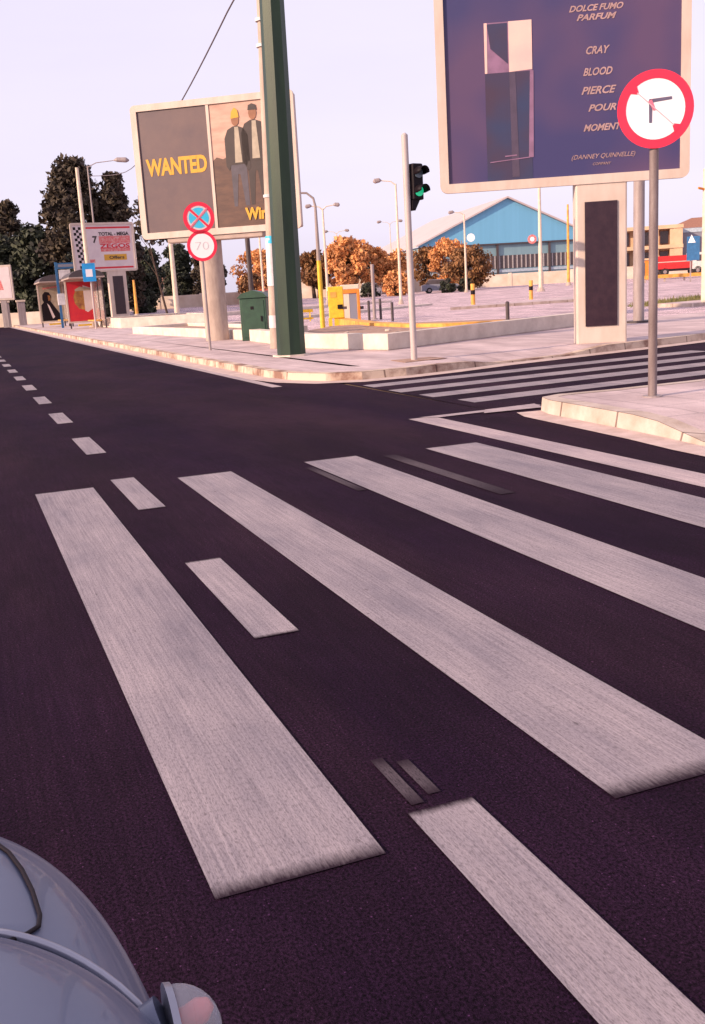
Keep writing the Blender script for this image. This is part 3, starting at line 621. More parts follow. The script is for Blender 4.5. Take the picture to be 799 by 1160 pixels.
# no stopping + 70 sign
n2 = thing('road_sign', 'thin post with a red and blue no-stopping disc above a 70 speed limit disc', 'road sign', (5.34, 22.79, .12), -13)
b = MB(); b.tube([(0, 0, 0), (0, 0, 3.1)], .032, 'greymetal', n=12); b.build('post', n2, smooth=30)
b = MB(); zc = 2.93; r0 = .345
b.disc((.0, -.035, zc), r0, 'stopwhite', 48, h=.006); b.ring((0, -.0415, zc), r0 - .085, r0, 'red', 48, .003)
for k in range(4):
    a0 = 45 + 90 * k; pts = []
    cxx, czz = .045 * math.cos(R(a0 + 45)), .045 * math.sin(R(a0 + 45))
    pts.append((cxx, zc + czz))
    for i in range(9):
        a = R(a0 + 12 + (90 - 24) * i / 8); pts.append((.222 * math.cos(a), zc + .222 * math.sin(a)))
    b.plate(pts, -.0415, .002, 'cyan')
bar2(b, -.2, zc + .2, .2, zc - .2, .022, .022, -.0465, 'red'); bar2(b, -.2, zc - .2, .2, zc + .2, .018, .018, -.0505, 'pink'); b.build('sign_face', n2, label='blue no-stopping disc with a red cross and rim')
b = MB(); zc = 2.325; xo = .02; r0 = .335
b.disc((xo, -.035, zc), r0, 'white', 48, h=.006); b.ring((xo, -.0415, zc), r0 - .068, r0, 'red', 48, .003); f2 = b.build('sign_face', n2, label='white speed limit disc with a thin red rim')
text('lettering', '70', .26, 'signgrey', f2, (xo - .15, -.043, zc - .09), bold=-.004, width=.3, thick=.001)

# second grey post behind the no-turn sign
bp_ = thing('steel_post', 'stout grey post on a dark base plate, behind the no-turn sign', 'post', (15.3, 20.3, .12))
b = MB(); b.tube([(0, 0, 0), (0, 0, 3.3), (0, 0, 5.2)], .13, 'greymetal', n=16); b.build('shaft', bp_, smooth=30)
b = MB(); b.tube([(0, 0, 0), (0, 0, .05)], .30, 'darkpole', n=20); b.build('base_plate', bp_)
rp = thing('concrete_post', 'pale pinkish thick post at the right edge of the picture', 'post', (25.3, 29.7, 0))
b = MB(); b.tube([(0, 0, 0), (0, 0, 4.75)], .165, 'lamppole', n=20); b.build('shaft', rp, smooth=30)
b = MB(); b.tube([(-.15, 0, 4.05), (-.4, 0, 4.1)], .04, 'orange', n=8); b.build('lamp_head', rp)

# pay machine etc
ym = thing('pay_machine', 'upright yellow payment machine at the start of the yellow kerb', 'machine', (13.4, 36.0, .02), -20)
b = MB(); b.box(-.29, .29, 0, .4, .28, 1.45, 'yellow'); b.build('body', ym, bevel=.03)
b = MB(); b.box(-.32, -.18, .02, .36, 0, .30, 'yellow'); b.box(-.10, .30, .05, .34, 0, .29, 'yellow'); b.build('plinth', ym)
b = MB(); b.box(-.31, -.285, .05, .34, .75, 1.3, 'black'); b.build('side_grille', ym)
b = MB(); b.box(.05, .24, -.03, .0, .62, .78, 'black'); b.box(.24, .40, -.02, .03, .60, .70, 'darkpole'); b.build('ticket_slot', ym)
b = MB(); b.box(-.2, .02, -.012, .0, 1.05, 1.25, 'kyellow'); b.build('notice', ym)
om = thing('ticket_booth', 'small orange framed booth with a grey panel, right of the yellow machine', 'booth', (15.2, 39.2, .02), -22)
b = MB(); b.box(-.50, -.30, 0, .5, 0, 1.32, 'orange'); b.box(.30, .42, 0, .5, 0, 1.32, 'orange'); b.box(-.30, .30, 0, .5, 1.16, 1.32, 'orange'); b.build('frame', om, bevel=.02)
b = MB(); b.box(-.02, .30, .05, .45, .05, 1.16, 'greyblue'); b.box(-.30, -.02, .04, .45, .05, 1.16, 'wallwhite'); b.build('panel', om)
b = MB(); b.box(-.38, .40, .02, .5, 1.325, 1.52, 'wallwhite'); b.build('roof', om, bevel=.03)
b = MB(); b.box(.42, .56, .1, .4, 0.5, .62, 'darkpole'); b.build('tray', om)
yf = thing('barrier', 'low yellow railing behind the green pole, left of the yellow machine', 'barrier', (14.3, 45.6, .0), -20)
for i in range(9): b = MB(); b.box(-1.5 + i * .34, -1.44 + i * .34, 0, .05, 0, .42, 'yellow'); b.build('picket', yf); b = MB(); b.box(-1.55, 1.4, -.02, .07, .42, .56, 'yellow'); b.box(-1.55, 1.4, -.02, .07, .10, .18, 'yellow'); b.build('rail', yf)
def bollard(x, y, h, r, m, label, group, cap=None, z=0):
    t = thing('bollard', label, 'bollard', (x, y, z), 0, group)
    b = MB(); b.tube([(0, 0, 0), (0, 0, h)], r, m, n=10); b.build('post', t, smooth=30)
    b = MB(); b.tube([(0, 0, h), (0, 0, h + r * .6)], [r * 1.15, r * .5], cap or m, n=10); b.build('cap', t)
    return t
bollard(16.48, 40.3, .8, .055, 'darkpole', 'thin dark bollard just left of the tall grey stake in the car park', 'dark bollards in the car park')
bollard(17.06, 40.4, .85, .055, 'darkpole', 'thin dark bollard just right of the tall grey stake in the car park', 'dark bollards in the car park')
bollard(16.17, 37.1, .72, .055, 'darkpole', 'thin dark bollard standing alone between the stake and the traffic light', 'dark bollards in the car park')
bollard(13.40, 23.24, .64, .05, 'darkpole', 'short rusty bollard behind the pale planter wall, left of the dark billboard pillar', 'dark bollards in the car park', z=.1)
for x, y, lb_ in ((27.0, 50.6, 'yellow and black bollard on the car park island, in front of the dark bushes'), (32.8, 54.0, 'yellow and black bollard on the car park island, in front of the hangar wall')):
    t = bollard(x, y, .55, .12, 'kyellow', lb_, 'yellow bollards on the island', z=.14)
    b = MB(); b.tube([(0, 0, .55), (0, 0, .8)], .125, 'black', n=10); b.build('band', t); b = MB(); b.tube([(0, 0, .8), (0, 0, 1.15)], .12, 'kyellow', n=10); b.build('top', t)
t = thing('stake', 'tall grey metal stake among the dark bollards', 'post', (17.02, 41.0, 0))
b = MB(); b.tube([(0, 0, 0), (0, 0, 2.35)], .075, 'greymetal', n=10); b.build('shaft', t); b = MB(); b.tube([(0, 0, 0), (0, 0, .04)], .16, 'greymetal', n=10); b.build('base_plate', t)

# ---------------------------------------------------------------- bus shelters and stop signs
def shelter(x0, y0, W, D, H, label, art):
    t = thing('bus_shelter', label, 'bus shelter', (x0, y0, .12))
    # ad panel at the far end, facing the oncoming traffic
    b = MB(); f = .09
    b.box(0, f, 0, .16, .30, H, 'boardframe'); b.box(W - f, W, 0, .16, .30, H, 'boardframe'); b.box(f, W - f, 0, .16, .30, .30 + f, 'boardframe'); b.box(f, W - f, 0, .16, H - f, H, 'boardframe'); b.box(.02, W - .02, .10, .15, .32, H - .02, 'boardside')
    pf = b.build('panel_frame', t)
    b = MB(); art(b, f, W - f, .30 + f, H - f); b.build('poster', pf)
    for x in (.08, W - .16):
        b = MB(); b.box(x, x + .08, .04, .12, 0, .30, 'darkpole'); b.build('leg', t)
    b = MB(); b.box(W - .08, W, -D, -D + .1, 0, H, 'darkpole'); b.build('post', t)
    b = MB(); b.box(W - .08, W, -D * .5, -D * .5 + .08, 0, H, 'darkpole'); b.build('post', t)
    b = MB(); b.box(W - .05, W - .03, -D + .1, -.02, .3, H - .1, 'shelterglass'); b.build('glass_wall', t)
    # vaulted dark roof
    b = MB(); n = 10; o = []
    for i in range(n + 1):
        a = math.pi * i / n; o.append((W / 2 - (W / 2 + .12) * math.cos(a), H + .02 + .42 * math.sin(a)))
    vs = [(x, -D - .15, z) for x, z in o] + [(x, .3, z) for x, z in o]
    b.add(vs, [(i, i + 1, n + 2 + i, n + 1 + i) for i in range(n)] + [tuple(range(n + 1)), tuple(range(2 * n + 1, n, -1))], 'darkpole'); b.build('roof', t)
    b = MB(); b.box(-.12, W + .12, -D - .17, .31, H - .02, H + .05, 'boardside'); b.build('roof_edge', t)
    b = MB(); b.box(W - .62, W - .18, -D + .5, -.5, .38, .44, 'kyellow'); b.box(W * .3, W * .75, -.42, -.25, .12, .22, 'yellow'); b.build('bench', t)
    return t
def art_red(b, x0, x1, z0, z1):
    b.plate([(x0, z0), (x1, z0), (x1, z1), (x0, z1)], .03, .02, 'poster_red'); w_, h_ = x1 - x0, z1 - z0
    P = lambda pts, y, m: b.plate([(x0 + p[0] * w_, z0 + p[1] * h_) for p in pts], y, .004, m)
    P([(.30, .74), (.42, .84), (.62, .84), (.62, .28), (.40, .32), (.26, .45), (.22, .62)], .009, 'poster_gold')
    P([(.62, .90), (.95, .82), (.97, .32), (.72, .22), (.62, .26)], .009, 'poster_white'); P([(.3, .80), (.5, .87), (.9, .82), (.9, .77), (.3, .76)], .004, 'poster_beige')
def art_person(b, x0, x1, z0, z1):
    b.plate([(x0, z0), (x1, z0), (x1, z1), (x0, z1)], .03, .02, 'poster_beige'); w_, h_ = x1 - x0, z1 - z0
    P = lambda pts, y, m: b.plate([(x0 + p[0] * w_, z0 + p[1] * h_) for p in pts], y, .004, m)
    P([(.18, .93), (.85, .97), (.85, .93), (.18, .88)], .009, 'poster_softred')
    P([(.05, 0), (.95, 0), (.88, .12), (.62, .38), (.46, .55), (.22, .56), (.05, .45)], .009, 'black')
    P([(.12, .60), (.14, .74), (.26, .82), (.42, .80), (.50, .70), (.46, .55), (.38, .46), (.2, .48)], .004, 'black')
    P([(.36, .72), (.46, .70), (.46, .58), (.38, .56)], -.001, 'poster_gold')
    P([(.30, .50), (.40, .42), (.58, .10), (.48, .06)], -.001, 'poster_white')
shelter(5.88, 59.0, 1.62, 3.6, 2.66, 'dark roofed bus shelter whose end panel carries a red poster', art_red)
shelter(5.22, 70.3, 1.68, 4.0, 2.80, 'dark roofed bus shelter with a beige poster of a dark-haired figure, further along the pavement', art_person)
bs = thing('bus_stop_sign', 'blue bus stop post with a pale panel, in front of the farther shelter', 'sign', (5.95, 63.4, .12))
b = MB(); b.box(-.07, .07, -.05, .05, 0, 3.85, 'blue'); b.build('post', bs)
b = MB(); b.box(.07, 1.05, -.05, .05, 3.46, 3.80, 'blue'); b.box(.12, 1.0, -.06, -.052, 3.56, 3.72, 'greyblue'); b.build('header', bs)
b = MB(); b.box(.12, .80, -.05, .05, 2.85, 3.40, 'stopwhite'); b.build('panel', bs, bevel=.03)
b = MB(); b.box(-.12, .30, -.12, .05, 1.35, 2.02, 'stopwhite'); b.build('timetable', bs, bevel=.02)
bq = thing('bus_stop_sign', 'bright blue square sign with a white centre on a thin pale post', 'sign', (6.76, 54.3, .12))
b = MB(); b.tube([(0, 0, 0), (0, 0, 3.3)], .045, 'palepole', n=10); b.build('post', bq)
b = MB(); b.box(-.38, .28, -.07, -.045, 2.42, 3.34, 'skyblue'); b.box(-.22, .12, -.076, -.071, 2.66, 3.04, 'white'); b.build('sign_face', bq)

# ---------------------------------------------------------------- street lamps
def lamp(x, y, h, r, label, arms=(), m='lamppole', group='street lamps', z=None, head='greymetal', droop=0.18):
    t = thing('street_lamp', label, 'street lamp', (x, y, gz(x, y) if z is None else z), -20, group)
    b = MB(); b.tube([(0, 0, 0), (0, 0, h)], [r, r * .6], m, n=10); b.build('pole', t, smooth=30)
    b = MB(); b.tube([(0, 0, 0), (0, 0, .35)], [r * 2, r * 1.2], 'concrete', n=10); b.build('base', t)
    for a in arms:
        s = 1 if a > 0 else -1
        b = MB(); b.tube([(0, 0, h - .1), (a * .25, 0, h + droop), (a * .8, 0, h + droop + .1)], [r * .5, r * .4, r * .35], m, n=6); ar = b.build('arm', t)
        b = MB(); b.tube([(a * .75, 0, h + droop + .1), (a * .85, 0, h + droop + .13), (a * 1.1, 0, h + droop + .08), (a * 1.18, 0, h + droop + .04)], [r * .5, .17, .19, .06], head, n=8); b.build('lamp_head', ar)
    return t
b_l = lamp(7.35, 59.7, 8.75, .15, 'tall cream pole without a lamp arm, behind the blue square sign', (), 'lamppole', z=.1)
lamp(10.4, 78.2, 11.2, .08, 'grey street lamp with its arm to the right, rising out of the dark tree', (2.6,), 'greymetal')
lamp(12.87, 63.0, 8.2, .17, 'cream pole under the left end of the WANTED billboard', (), 'lamppole')
lamp(23.2, 78.8, 9.0, .10, 'slender cream lamp pole seen between the cabinet and the concrete pole', (), 'lamppole')
lamp(13.6, 82.5, 3.0, .14, 'short ochre post beside the dark pillar of the sale billboard', (), 'kyellow')
lamp(31.5, 86.6, 8.3, .14, 'cream twin-arm street lamp behind the yellow machine', (1.3, -1.3))
lamp(47.0, 124.6, 8.0, .08, 'faint distant twin-arm street lamp above the big russet tree', (1.4, -1.4))
lamp(31.4, 70.3, 8.7, .12, 'cream single-arm street lamp left of the traffic light', (-1.4,))
lamp(53.5, 122.2, 8.8, .08, 'faint distant twin-arm street lamp behind the single-arm lamp', (1.4, -1.4))
l5 = lamp(50.95, 96.9, 8.0, .13, 'cream street lamp carrying a small white disc, in front of the hangar gable', (-1.4,))
b = MB(); b.disc((.62, -.1, 5.6), .42, 'white', 20, h=.1); b.build('disc_sign', l5)
l6 = lamp(49.5, 79.8, 9.5, .20, 'thick cream pole in front of the hangar, left of the dark billboard pillar', ())
b = MB(); b.disc((-.75, -.15, 4.6), .40, 'poster_softred', 20, h=.08); b.disc((-.75, -.235, 4.6), .2, 'white', 20, h=.03); b.build('disc_sign', l6)
lamp(63.4, 96.5, 8.6, .17, 'ochre lamp pole close to the left edge of the dark billboard pillar', (), 'kyellow')
t = thing('street_lamp', 'curved-arm street lamp whose lower half is painted yellow, beside the yellow machine', 'street lamp', (11.25, 31.6, .1), -20, 'street lamps')
b = MB(); b.tube([(0, 0, 2.2), (0, 0, 3.9), (-.05, 0, 4.15), (-.25, 0, 4.32), (-.75, 0, 4.36)], [.07, .045, .04, .035, .03], 'greymetal', n=10); p_ = b.build('pole', t, smooth=30)
b = MB(); b.tube([(0, 0, 0), (0, 0, 2.2)], [.085, .072], 'yellow', n=12); b.build('painted_base', t, smooth=30)
b = MB(); b.tube([(-.72, 0, 4.37), (-.85, 0, 4.36), (-1.1, 0, 4.33)], [.04, .08, .04], 'greymetal', n=8); b.build('lamp_head', p_)
t = thing('steel_post', 'thin dark steel post rising behind the green cabinet to the WANTED billboard', 'post', (8.65, 30.7, .0))
b = MB(); b.tube([(0, 0, 0), (0, 0, 3.9)], .075, 'darkpole', n=10); b.build('shaft', t); b = MB(); b.tube([(0, 0, 0), (0, 0, .1)], .16, 'concrete', n=10); b.build('base', t)

# overhead cable
b = MB(); pts = [(9.9, 78.2, 11.0), (8.6, 55, 8.9), (7.6, 38, 7.9), (6.9, 30, 7.9), (6.42, 21.47, 9.3)]
raw = [(10.4, 78.2, 10.6), (11.0, 65.5, 9.3), (9.57, 47.4, 8.56), (8.5, 36.8, 8.3), (8.21, 29.4, 9.09), (7.88, 25.2, 9.47), (6.1, 18.45, 10.9)]
pts = []
for i in range(len(raw) - 1):
    q = [Vector(raw[max(0, min(len(raw) - 1, i + d))]) for d in (-1, 0, 1, 2)]
    for k in range(6):
        u = k / 6; pts.append(.5 * ((2 * q[1]) + (q[2] - q[0]) * u + (2 * q[0] - 5 * q[1] + 4 * q[2] - q[3]) * u * u + (3 * q[1] - q[0] - 3 * q[2] + q[3]) * u ** 3))
pts.append(Vector(raw[-1]))
b.tube(pts, .022, 'wire', n=6); b.build('overhead_cable', label='thin dark overhead cable sagging behind the WANTED billboard up to the green pole', cat='cable')

# ---------------------------------------------------------------- trees
def tree(x, y, h, w, leaf, label, group, n=2600, trunk=.22, conic=False, multi=1, seed=0, ls=None, low=.2, lean=0):
    rr = random.Random(seed * 31 + int(x * 7)); z = gz(x, y)
    if leaf in ('leaforange', 'leafolive') and group.startswith('russet'): h *= .88; n = int(n * .62)
    t = thing('tree', label, 'tree', (x, y, z - .05), rr.uniform(0, 360), group)
    ls = ls or max(.09, w * .025); n = int(n * 1.7)
    th_ = h * .62
    b = MB(); tips = []
    for k in range(multi):
        ox = (k - (multi - 1) / 2) * trunk * 2.4; bend = rr.uniform(-.3, .3) + lean
        p0 = Vector((ox, 0, 0)); p1 = Vector((ox * 1.6 + bend * .4, rr.uniform(-.2, .2), th_ * .45)); p2 = Vector((ox * 2.2 + bend, rr.uniform(-.4, .4), th_))
        b.tube([p0, p1, p2], [trunk, trunk * .75, trunk * .35], 'bark', n=8)
        for q in range(6):
            s0 = p1.lerp(p2, rr.uniform(-.1, .9)); a = rr.uniform(0, 6.28); e = s0 + Vector((math.cos(a) * w * .3, math.sin(a) * w * .3, h * rr.uniform(.08, .22)))
            b.tube([s0, s0.lerp(e, .5) + Vector((0, 0, .1)), e], [trunk * .35, trunk * .22, trunk * .08], 'bark', n=5, cap=False)
    b.build('trunk', t)
    # crown: clumps on an uneven envelope
    cl = []
    nc = int(60 + w * 8) if group.startswith('dark') else int(22 + w * 5)
    for i in range(nc):
        u = rr.random(); a = rr.uniform(0, 6.283)
        zz = low + (1 - low) * u
        if conic: prof = max(.12, (1 - ((zz - .35) / .68) ** 2)) if zz > .35 else .75 + .7 * zz
        else: prof = math.sqrt(max(.04, 1 - ((zz - (low + 1) / 2) / ((1 - low) / 2 * 1.03)) ** 2))
        rad = w / 2 * prof * math.sqrt(rr.uniform(.25, 1)) * .86
        cl.append((Vector((rad * math.cos(a) + lean * zz, rad * math.sin(a), zz * h * .97)), w * rr.uniform(.08, .19)))
    b = MB(); vs = []; fs = []; 
    for i in range(n):
        c, r_ = cl[rr.randrange(len(cl))]
        d = Vector((rr.gauss(0, 1), rr.gauss(0, 1), rr.gauss(0, 1))).normalized() * r_ * (rr.random() ** .4) * 1.15; d.z *= .8
        p = c + d; a = Vector((rr.uniform(-1, 1), rr.uniform(-1, 1), rr.uniform(-1, 1))).normalized(); bb = a.cross(Vector((rr.uniform(-1, 1), rr.uniform(-1, 1), rr.uniform(-1, 1)))).normalized()
        s = ls * rr.uniform(.6, 1.5); o = len(vs)
        vs += [p - a * s, p + bb * s * .6, p + a * s, p - bb * s * .55]; fs.append((o, o + 1, o + 2, o + 3))
    b.add(vs, fs, leaf); b.build('crown', t, fixn=False)
    return t
G1, G2 = 'dark evergreens beyond the bus shelters', 'russet trees beyond the car park'
tree(10.9, 93, 13.4, 7.2, 'leafdark', 'tallest dark evergreen with a rounded top, behind the sale billboard', G1, 15000, .35, True, 1, 1, .22, .08)
tree(14.2, 92, 12.4, 3.8, 'leafdark', 'dark evergreen joined to the right side of the tallest one', G1, 6000, .3, True, 1, 2, .22, .1)
tree(5.9, 104, 11.6, 3.8, 'leafdark', 'dark pointed evergreen left of the tallest tree, above the farther shelter', G1, 6000, .3, True, 1, 3, .22, .06)
tree(2.6, 106, 11.6, 5.4, 'leafolive', 'brownish evergreen at the left edge behind the pale panel', G1, 6000, .3, True, 1, 4, .22, .06)
tree(-1.2, 100, 11.5, 6.0, 'leafolive', 'broad evergreen mostly outside the left edge', G1, 4000, .3, True, 1, 44, .26, .06)
tree(7.4, 96, 8.2, 5.4, 'leafgreen', 'low dark evergreen filling the gap above the farther shelter', G1, 7000, .3, False, 1, 5, .24, .03)
tree(4.4, 98, 7.8, 5.2, 'leafgreen', 'low dark evergreen right behind the pale panel', G1, 7000, .3, False, 1, 6, .24, .02)
tree(11.3, 86, 6.6, 4.8, 'leafgreen', 'low dark evergreen between the shelter and the sale billboard', G1, 6000, .3, False, 1, 7, .22, .02)
tree(16.4, 108, 10.8, 2.8, 'leafdark', 'slim dark evergreen whose tip shows above the sale billboard', G1, 2500, .2, True, 1, 8, .2, .2)
tree(19.4, 113, 6.9, 5.0, 'leafgreen', 'dark bushy tree right of the sale billboard pillar', G1, 5000, .25, False, 1, 9, .22, .05)
tree(17.4, 100, 5.4, 3.4, 'leafgreen', 'lower dark bush beside the ochre post', G1, 3500, .2, False, 1, 91, .2, .03)
tree(15.6, 80, 9.2, 3.0, 'leafdark', 'small drooping evergreen spray right of the sale billboard', G1, 420, .10, False, 1, 10, .2, .66, 1.2)
tree(25.2, 121, 7.2, 4.0, 'leafgreen', 'dark tree directly left of the no-stopping sign', G1, 5000, .25, False, 1, 11, .24, .05)
tree(28.2, 118, 6.4, 4.2, 'leafdark', 'dark tree hidden partly by the oval billboard pillar', G1, 5000, .25, False, 1, 12, .24, .05)
tree(31.9, 110, 6.4, 5.2, 'leaforange', 'russet tree between the oval pillar and the green cabinet', G2, 6500, .25, False, 1, 13, .18, .12)
tree(29.4, 104, 3.6, 3.0, 'leafolive', 'small olive-brown tree just left of the oval pillar', G2, 2500, .2, False, 1, 131, .16, .06)
tree(36.0, 112, 5.4, 3.2, 'leaforange', 'narrow russet tree behind the slender cream lamp pole', G2, 3000, .2, False, 1, 14, .18, .1)
tree(43.6, 124, 6.5, 4.4, 'leafolive', 'dark russet tree with a forked trunk right of the green pole', G2, 5000, .28, False, 2, 15, .30, .30)
tree(47.3, 122, 8.0, 6.2, 'leaforange', 'big russet tree behind the orange booth', G2, 8000, .3, False, 3, 16, .30, .26)
tree(50.3, 121.5, 7.0, 4.2, 'leaforange', 'russet tree right beside the big one, left of the single-arm lamp', G2, 5000, .3, False, 2, 17, .18, .26)
tree(53.4, 122, 6.4, 5.0, 'leaforange', 'russet tree behind the single-arm lamp', G2, 6000, .28, False, 1, 18, .18, .15)
tree(45.6, 103.2, 2.9, 3.4, 'leaforange', 'round russet bush left of the traffic light pole', G2, 3500, .15, False, 1, 19, .15, .02)
tree(55.6, 116, 6.2, 4.0, 'leafolive', 'olive-brown tree just right of the traffic light pole', G2, 4500, .28, False, 1, 20, .18, .18)
tree(56.9, 112.5, 6.7, 5.0, 'leaforange', 'full russet tree left of the hangar gable', G2, 6000, .28, False, 2, 21, .18, .2)
tree(57.2, 108, 5.6, 5.4, 'leafolive', 'wide olive-russet tree in front of the hangar corner', G2, 6000, .28, False, 2, 22, .18, .16)
for (x, y, k) in ((51.0, 101.5, 0), (53.0, 101, 1), (43.5, 106, 2)):
    tree(x, y, 1.5, 1.9, 'leafgreen', ['dark green bush under the wide olive-russet tree', 'dark green bush right of its twin, under the wide tree', 'small dark bush left of the round russet bush'][k], 'low green bushes', 1400, .06, False, 1, 30 + k, .1, 0)

# grass and weeds along the far verge at the right
rr = random.Random(3); b = MB(); vs = []; fs = []
for i in range(5200):
    u = rr.random(); cxx = 26 + 9 * u; x = cxx + rr.gauss(0, .7); y = 33.4 + 5.0 * u + rr.gauss(0, .55); hgt = rr.uniform(.05, .22) * (1.6 if rr.random() < .15 else 1)
    a = rr.uniform(0, 3.14); dx, dy = math.cos(a) * .03, math.sin(a) * .03; o = len(vs)
    vs += [(x - dx, y - dy, 0), (x + dx, y + dy, 0), (x + rr.uniform(-.06, .06), y, hgt)]; fs.append((o, o + 1, o + 2))
b.add(vs, fs, 'grass'); tag(b.build('grass', fixn=False), 'low green weeds along the verge at the right', 'grass', kind='stuff')

# ---------------------------------------------------------------- hangar
hg = thing('hangar', 'large turquoise gabled hangar with a pale roof and a long window band', 'building', (78.0, 134.7, .0), -12)
hw, eh, ah, LN = 13.6, 7.2, 13.35, 46
b = MB(); b.face([(-hw, 0, 7.0), (hw, 0, 7.0), (hw, 0, eh), (0, 0, ah), (-hw, 0, eh)], 'teal')
b.add([(-hw, 0, 7.0), (hw, 0, 7.0), (hw, 0, eh), (0, 0, ah), (-hw, 0, eh), (-hw, .3, 7.0), (hw, .3, 7.0), (hw, .3, eh), (0, .3, ah), (-hw, .3, eh)], [(5, 6, 7, 8, 9)], 'teal'); b.build('gable', hg)
b = MB(); b.box(-hw, hw, .35, LN, 0, 7.0, 'tealdark'); b.build('wall', hg)
b = MB(); b.box(-hw - .1, hw + .1, -.08, .3, 6.80, 6.98, 'darkpole'); b.build('fascia', hg)
b = MB(); e = .5
for s in (-1, 1):
    b.add([(0, -.5, ah + .05), (s * (hw + e), -.5, eh - .2), (s * (hw + e), LN, eh - .2), (0, LN, ah + .05), (0, -.5, ah + .3), (s * (hw + e), -.5, eh + .05), (s * (hw + e), LN, eh + .05), (0, LN, ah + .3)],
          [(0, 1, 2, 3), (7, 6, 5, 4), (0, 4, 5, 1), (2, 6, 7, 3), (1, 5, 6, 2)], 'roof')
b.build('roof', hg)
b = MB(); b.box(-hw + .6, hw - .4, .30, .36, 3.3, 5.2, 'winbrown'); wf = b.build('window', hg)
b = MB()
for i in range(39): x = -hw + .6 + i * (2 * hw - 1) / 38; b.box(x - .09, x + .09, .22, .30, 3.3, 5.2, 'mullion')
b.build('mullions', wf)
b = MB(); b.box(-hw, hw, .20, .34, 2.75, 3.15, 'tealline'); b.build('sill_band', hg)
for x in (-6.9, -1.6, 6.5): b = MB(); b.box(x - .16, x + .16, .0, .2, 0, 7.0, 'darkpole'); b.build('downpipe', hg)

def wallrun(x0, y0, x1, y1, h, label, hs=None):
    L_ = math.dist((x0, y0), (x1, y1)); a = math.degrees(math.atan2(y1 - y0, x1 - x0))
    t = thing('boundary_wall', label, 'wall', (x0, y0, gz(x0, y0) - .1), a)
    b = MB(); b.box(0, L_, 0, .3, 0, h, 'wallwhite'); b.build('wall', t)
    b = MB(); n = max(1, int(L_ / 4))
    for i in range(n + 1): b.box(L_ * i / n - .2, L_ * i / n + .2, -.06, .36, 0, h + .12, 'wallwhite')
    b.build('piers', t); return t
wallrun(38, 133, 52, 127.5, 2.4, 'whitewashed wall seen under the russet trees')
wallrun(53, 127, 58.5, 124, 3.2, 'taller whitewashed wall between the trees, left of the hangar')
wallrun(63, 125, 94, 112, 1.75, 'long whitewashed boundary wall in front of the hangar')
wallrun(60.8, 121.5, 64.4, 120.0, 2.3, 'higher end block of white wall at the hangar corner')
wallrun(17, 118, 36, 112.5, 1.5, 'low grey-white wall beyond the car park, behind the no-stopping sign')
wallrun(2.6, 92, 8.4, 90, 1.25, 'low cream wall under the evergreens, left of the shelters')
for i, (x, y) in enumerate(((3.9, 88), (5.1, 87.5))):
    t = thing('gate_post', ['whitewashed gate post left of the farther shelter, the left one', 'whitewashed gate post left of the farther shelter, the right one'][i], 'post', (x, y, 0), 0, 'gate posts by the evergreens'); b = MB(); b.box(-.3, .3, -.3, .3, 0, 2.0, 'greymetal'); b.build('shaft', t, bevel=.03); b = MB(); b.box(-.36, .36, -.36, .36, 2.0, 2.15, 'wallwhite'); b.build('cap', t)

# house with tiled roof far left centre
hs_ = thing('house', 'distant house with a pinkish tiled roof between dark trees, under the WANTED billboard', 'house', (37.0, 190, .6), 10)
b = MB(); b.box(-5.5, 5.5, 0, 9, 0, 3.9, 'wallwhite'); b.build('wall', hs_)
b = MB(); b.add([(-6, -.5, 3.9), (6, -.5, 3.9), (6, 9.5, 3.9), (-6, 9.5, 3.9), (-2.5, 4.5, 7.0), (2.5, 4.5, 7.0)], [(0, 1, 5, 4), (1, 2, 5), (2, 3, 4, 5), (3, 0, 4), (0, 3, 2, 1)], 'tile'); b.build('roof', hs_)
for x in (-3, 0, 3): f = MB().box(x - .6, x + .6, -.05, .05, 1.2, 2.6, 'mullion').build('window', hs_); MB().box(x - .5, x + .5, -.07, -.052, 1.3, 2.5, 'winbrown').build('pane', f)

# concrete-framed building
cb = thing('apartment_building', 'beige concrete-framed two-storey block with open balconies, right of the dark billboard pillar', 'building', (99.0, 137.6, .0), -34)
b = MB(); b.box(0, 10.2, .9, 12, 0, 8.4, 'beige'); b.build('wall', cb)
b = MB()
for z in (1.9, 5.0, 8.0): b.box(-.1, 10.4, -.9, .9, z, z + .55, 'beige')
b.build('floor_slabs', cb)
b = MB()
for x in (0.1, 3.0, 6.0, 8.4): b.box(x, x + .7, -.7, -.2, 0, 8.0, 'beige')
b.box(9.0, 10.3, -.75, .85, 0, 8.35, 'beige'); b.build('columns', cb)
for z in (2.6, 5.7):
    for x in (.9, 3.9, 6.9):
        f = MB().box(x, x + 1.5, .78, .88, z, z + 2.1, 'tile').build('window', cb); MB().box(x + .12, x + 1.38, .74, .775, z + .1, z + 2.0, 'winbrown').build('pane', f)
gb = thing('warehouse', 'grey-blue flat-fronted warehouse behind the red truck', 'building', (109.8, 136.2, 0), -34)
b = MB(); b.box(0, 12, 0, 14, 0, 8.1, 'greyblue'); b.build('wall', gb); b = MB(); b.box(-.1, 12.1, -.12, 14, 7.4, 8.0, 'tealline'); b.build('fascia', gb)
b = MB(); b.add([(-1.5, 0.5, 8.12), (12, .5, 8.12), (12, 12, 8.12), (-1.5, 12, 8.12), (3, 6, 9.9), (12, 6, 9.9)], [(0, 1, 5, 4), (2, 3, 4, 5), (3, 0, 4), (1, 2, 5), (0, 3, 2, 1)], 'tile'); b.build('roof', gb)
t = thing('sign_board', 'small dark blue sign with a white triangle by the pale right-hand post', 'sign', (62.3, 75.2, gz(62, 75)), -36)
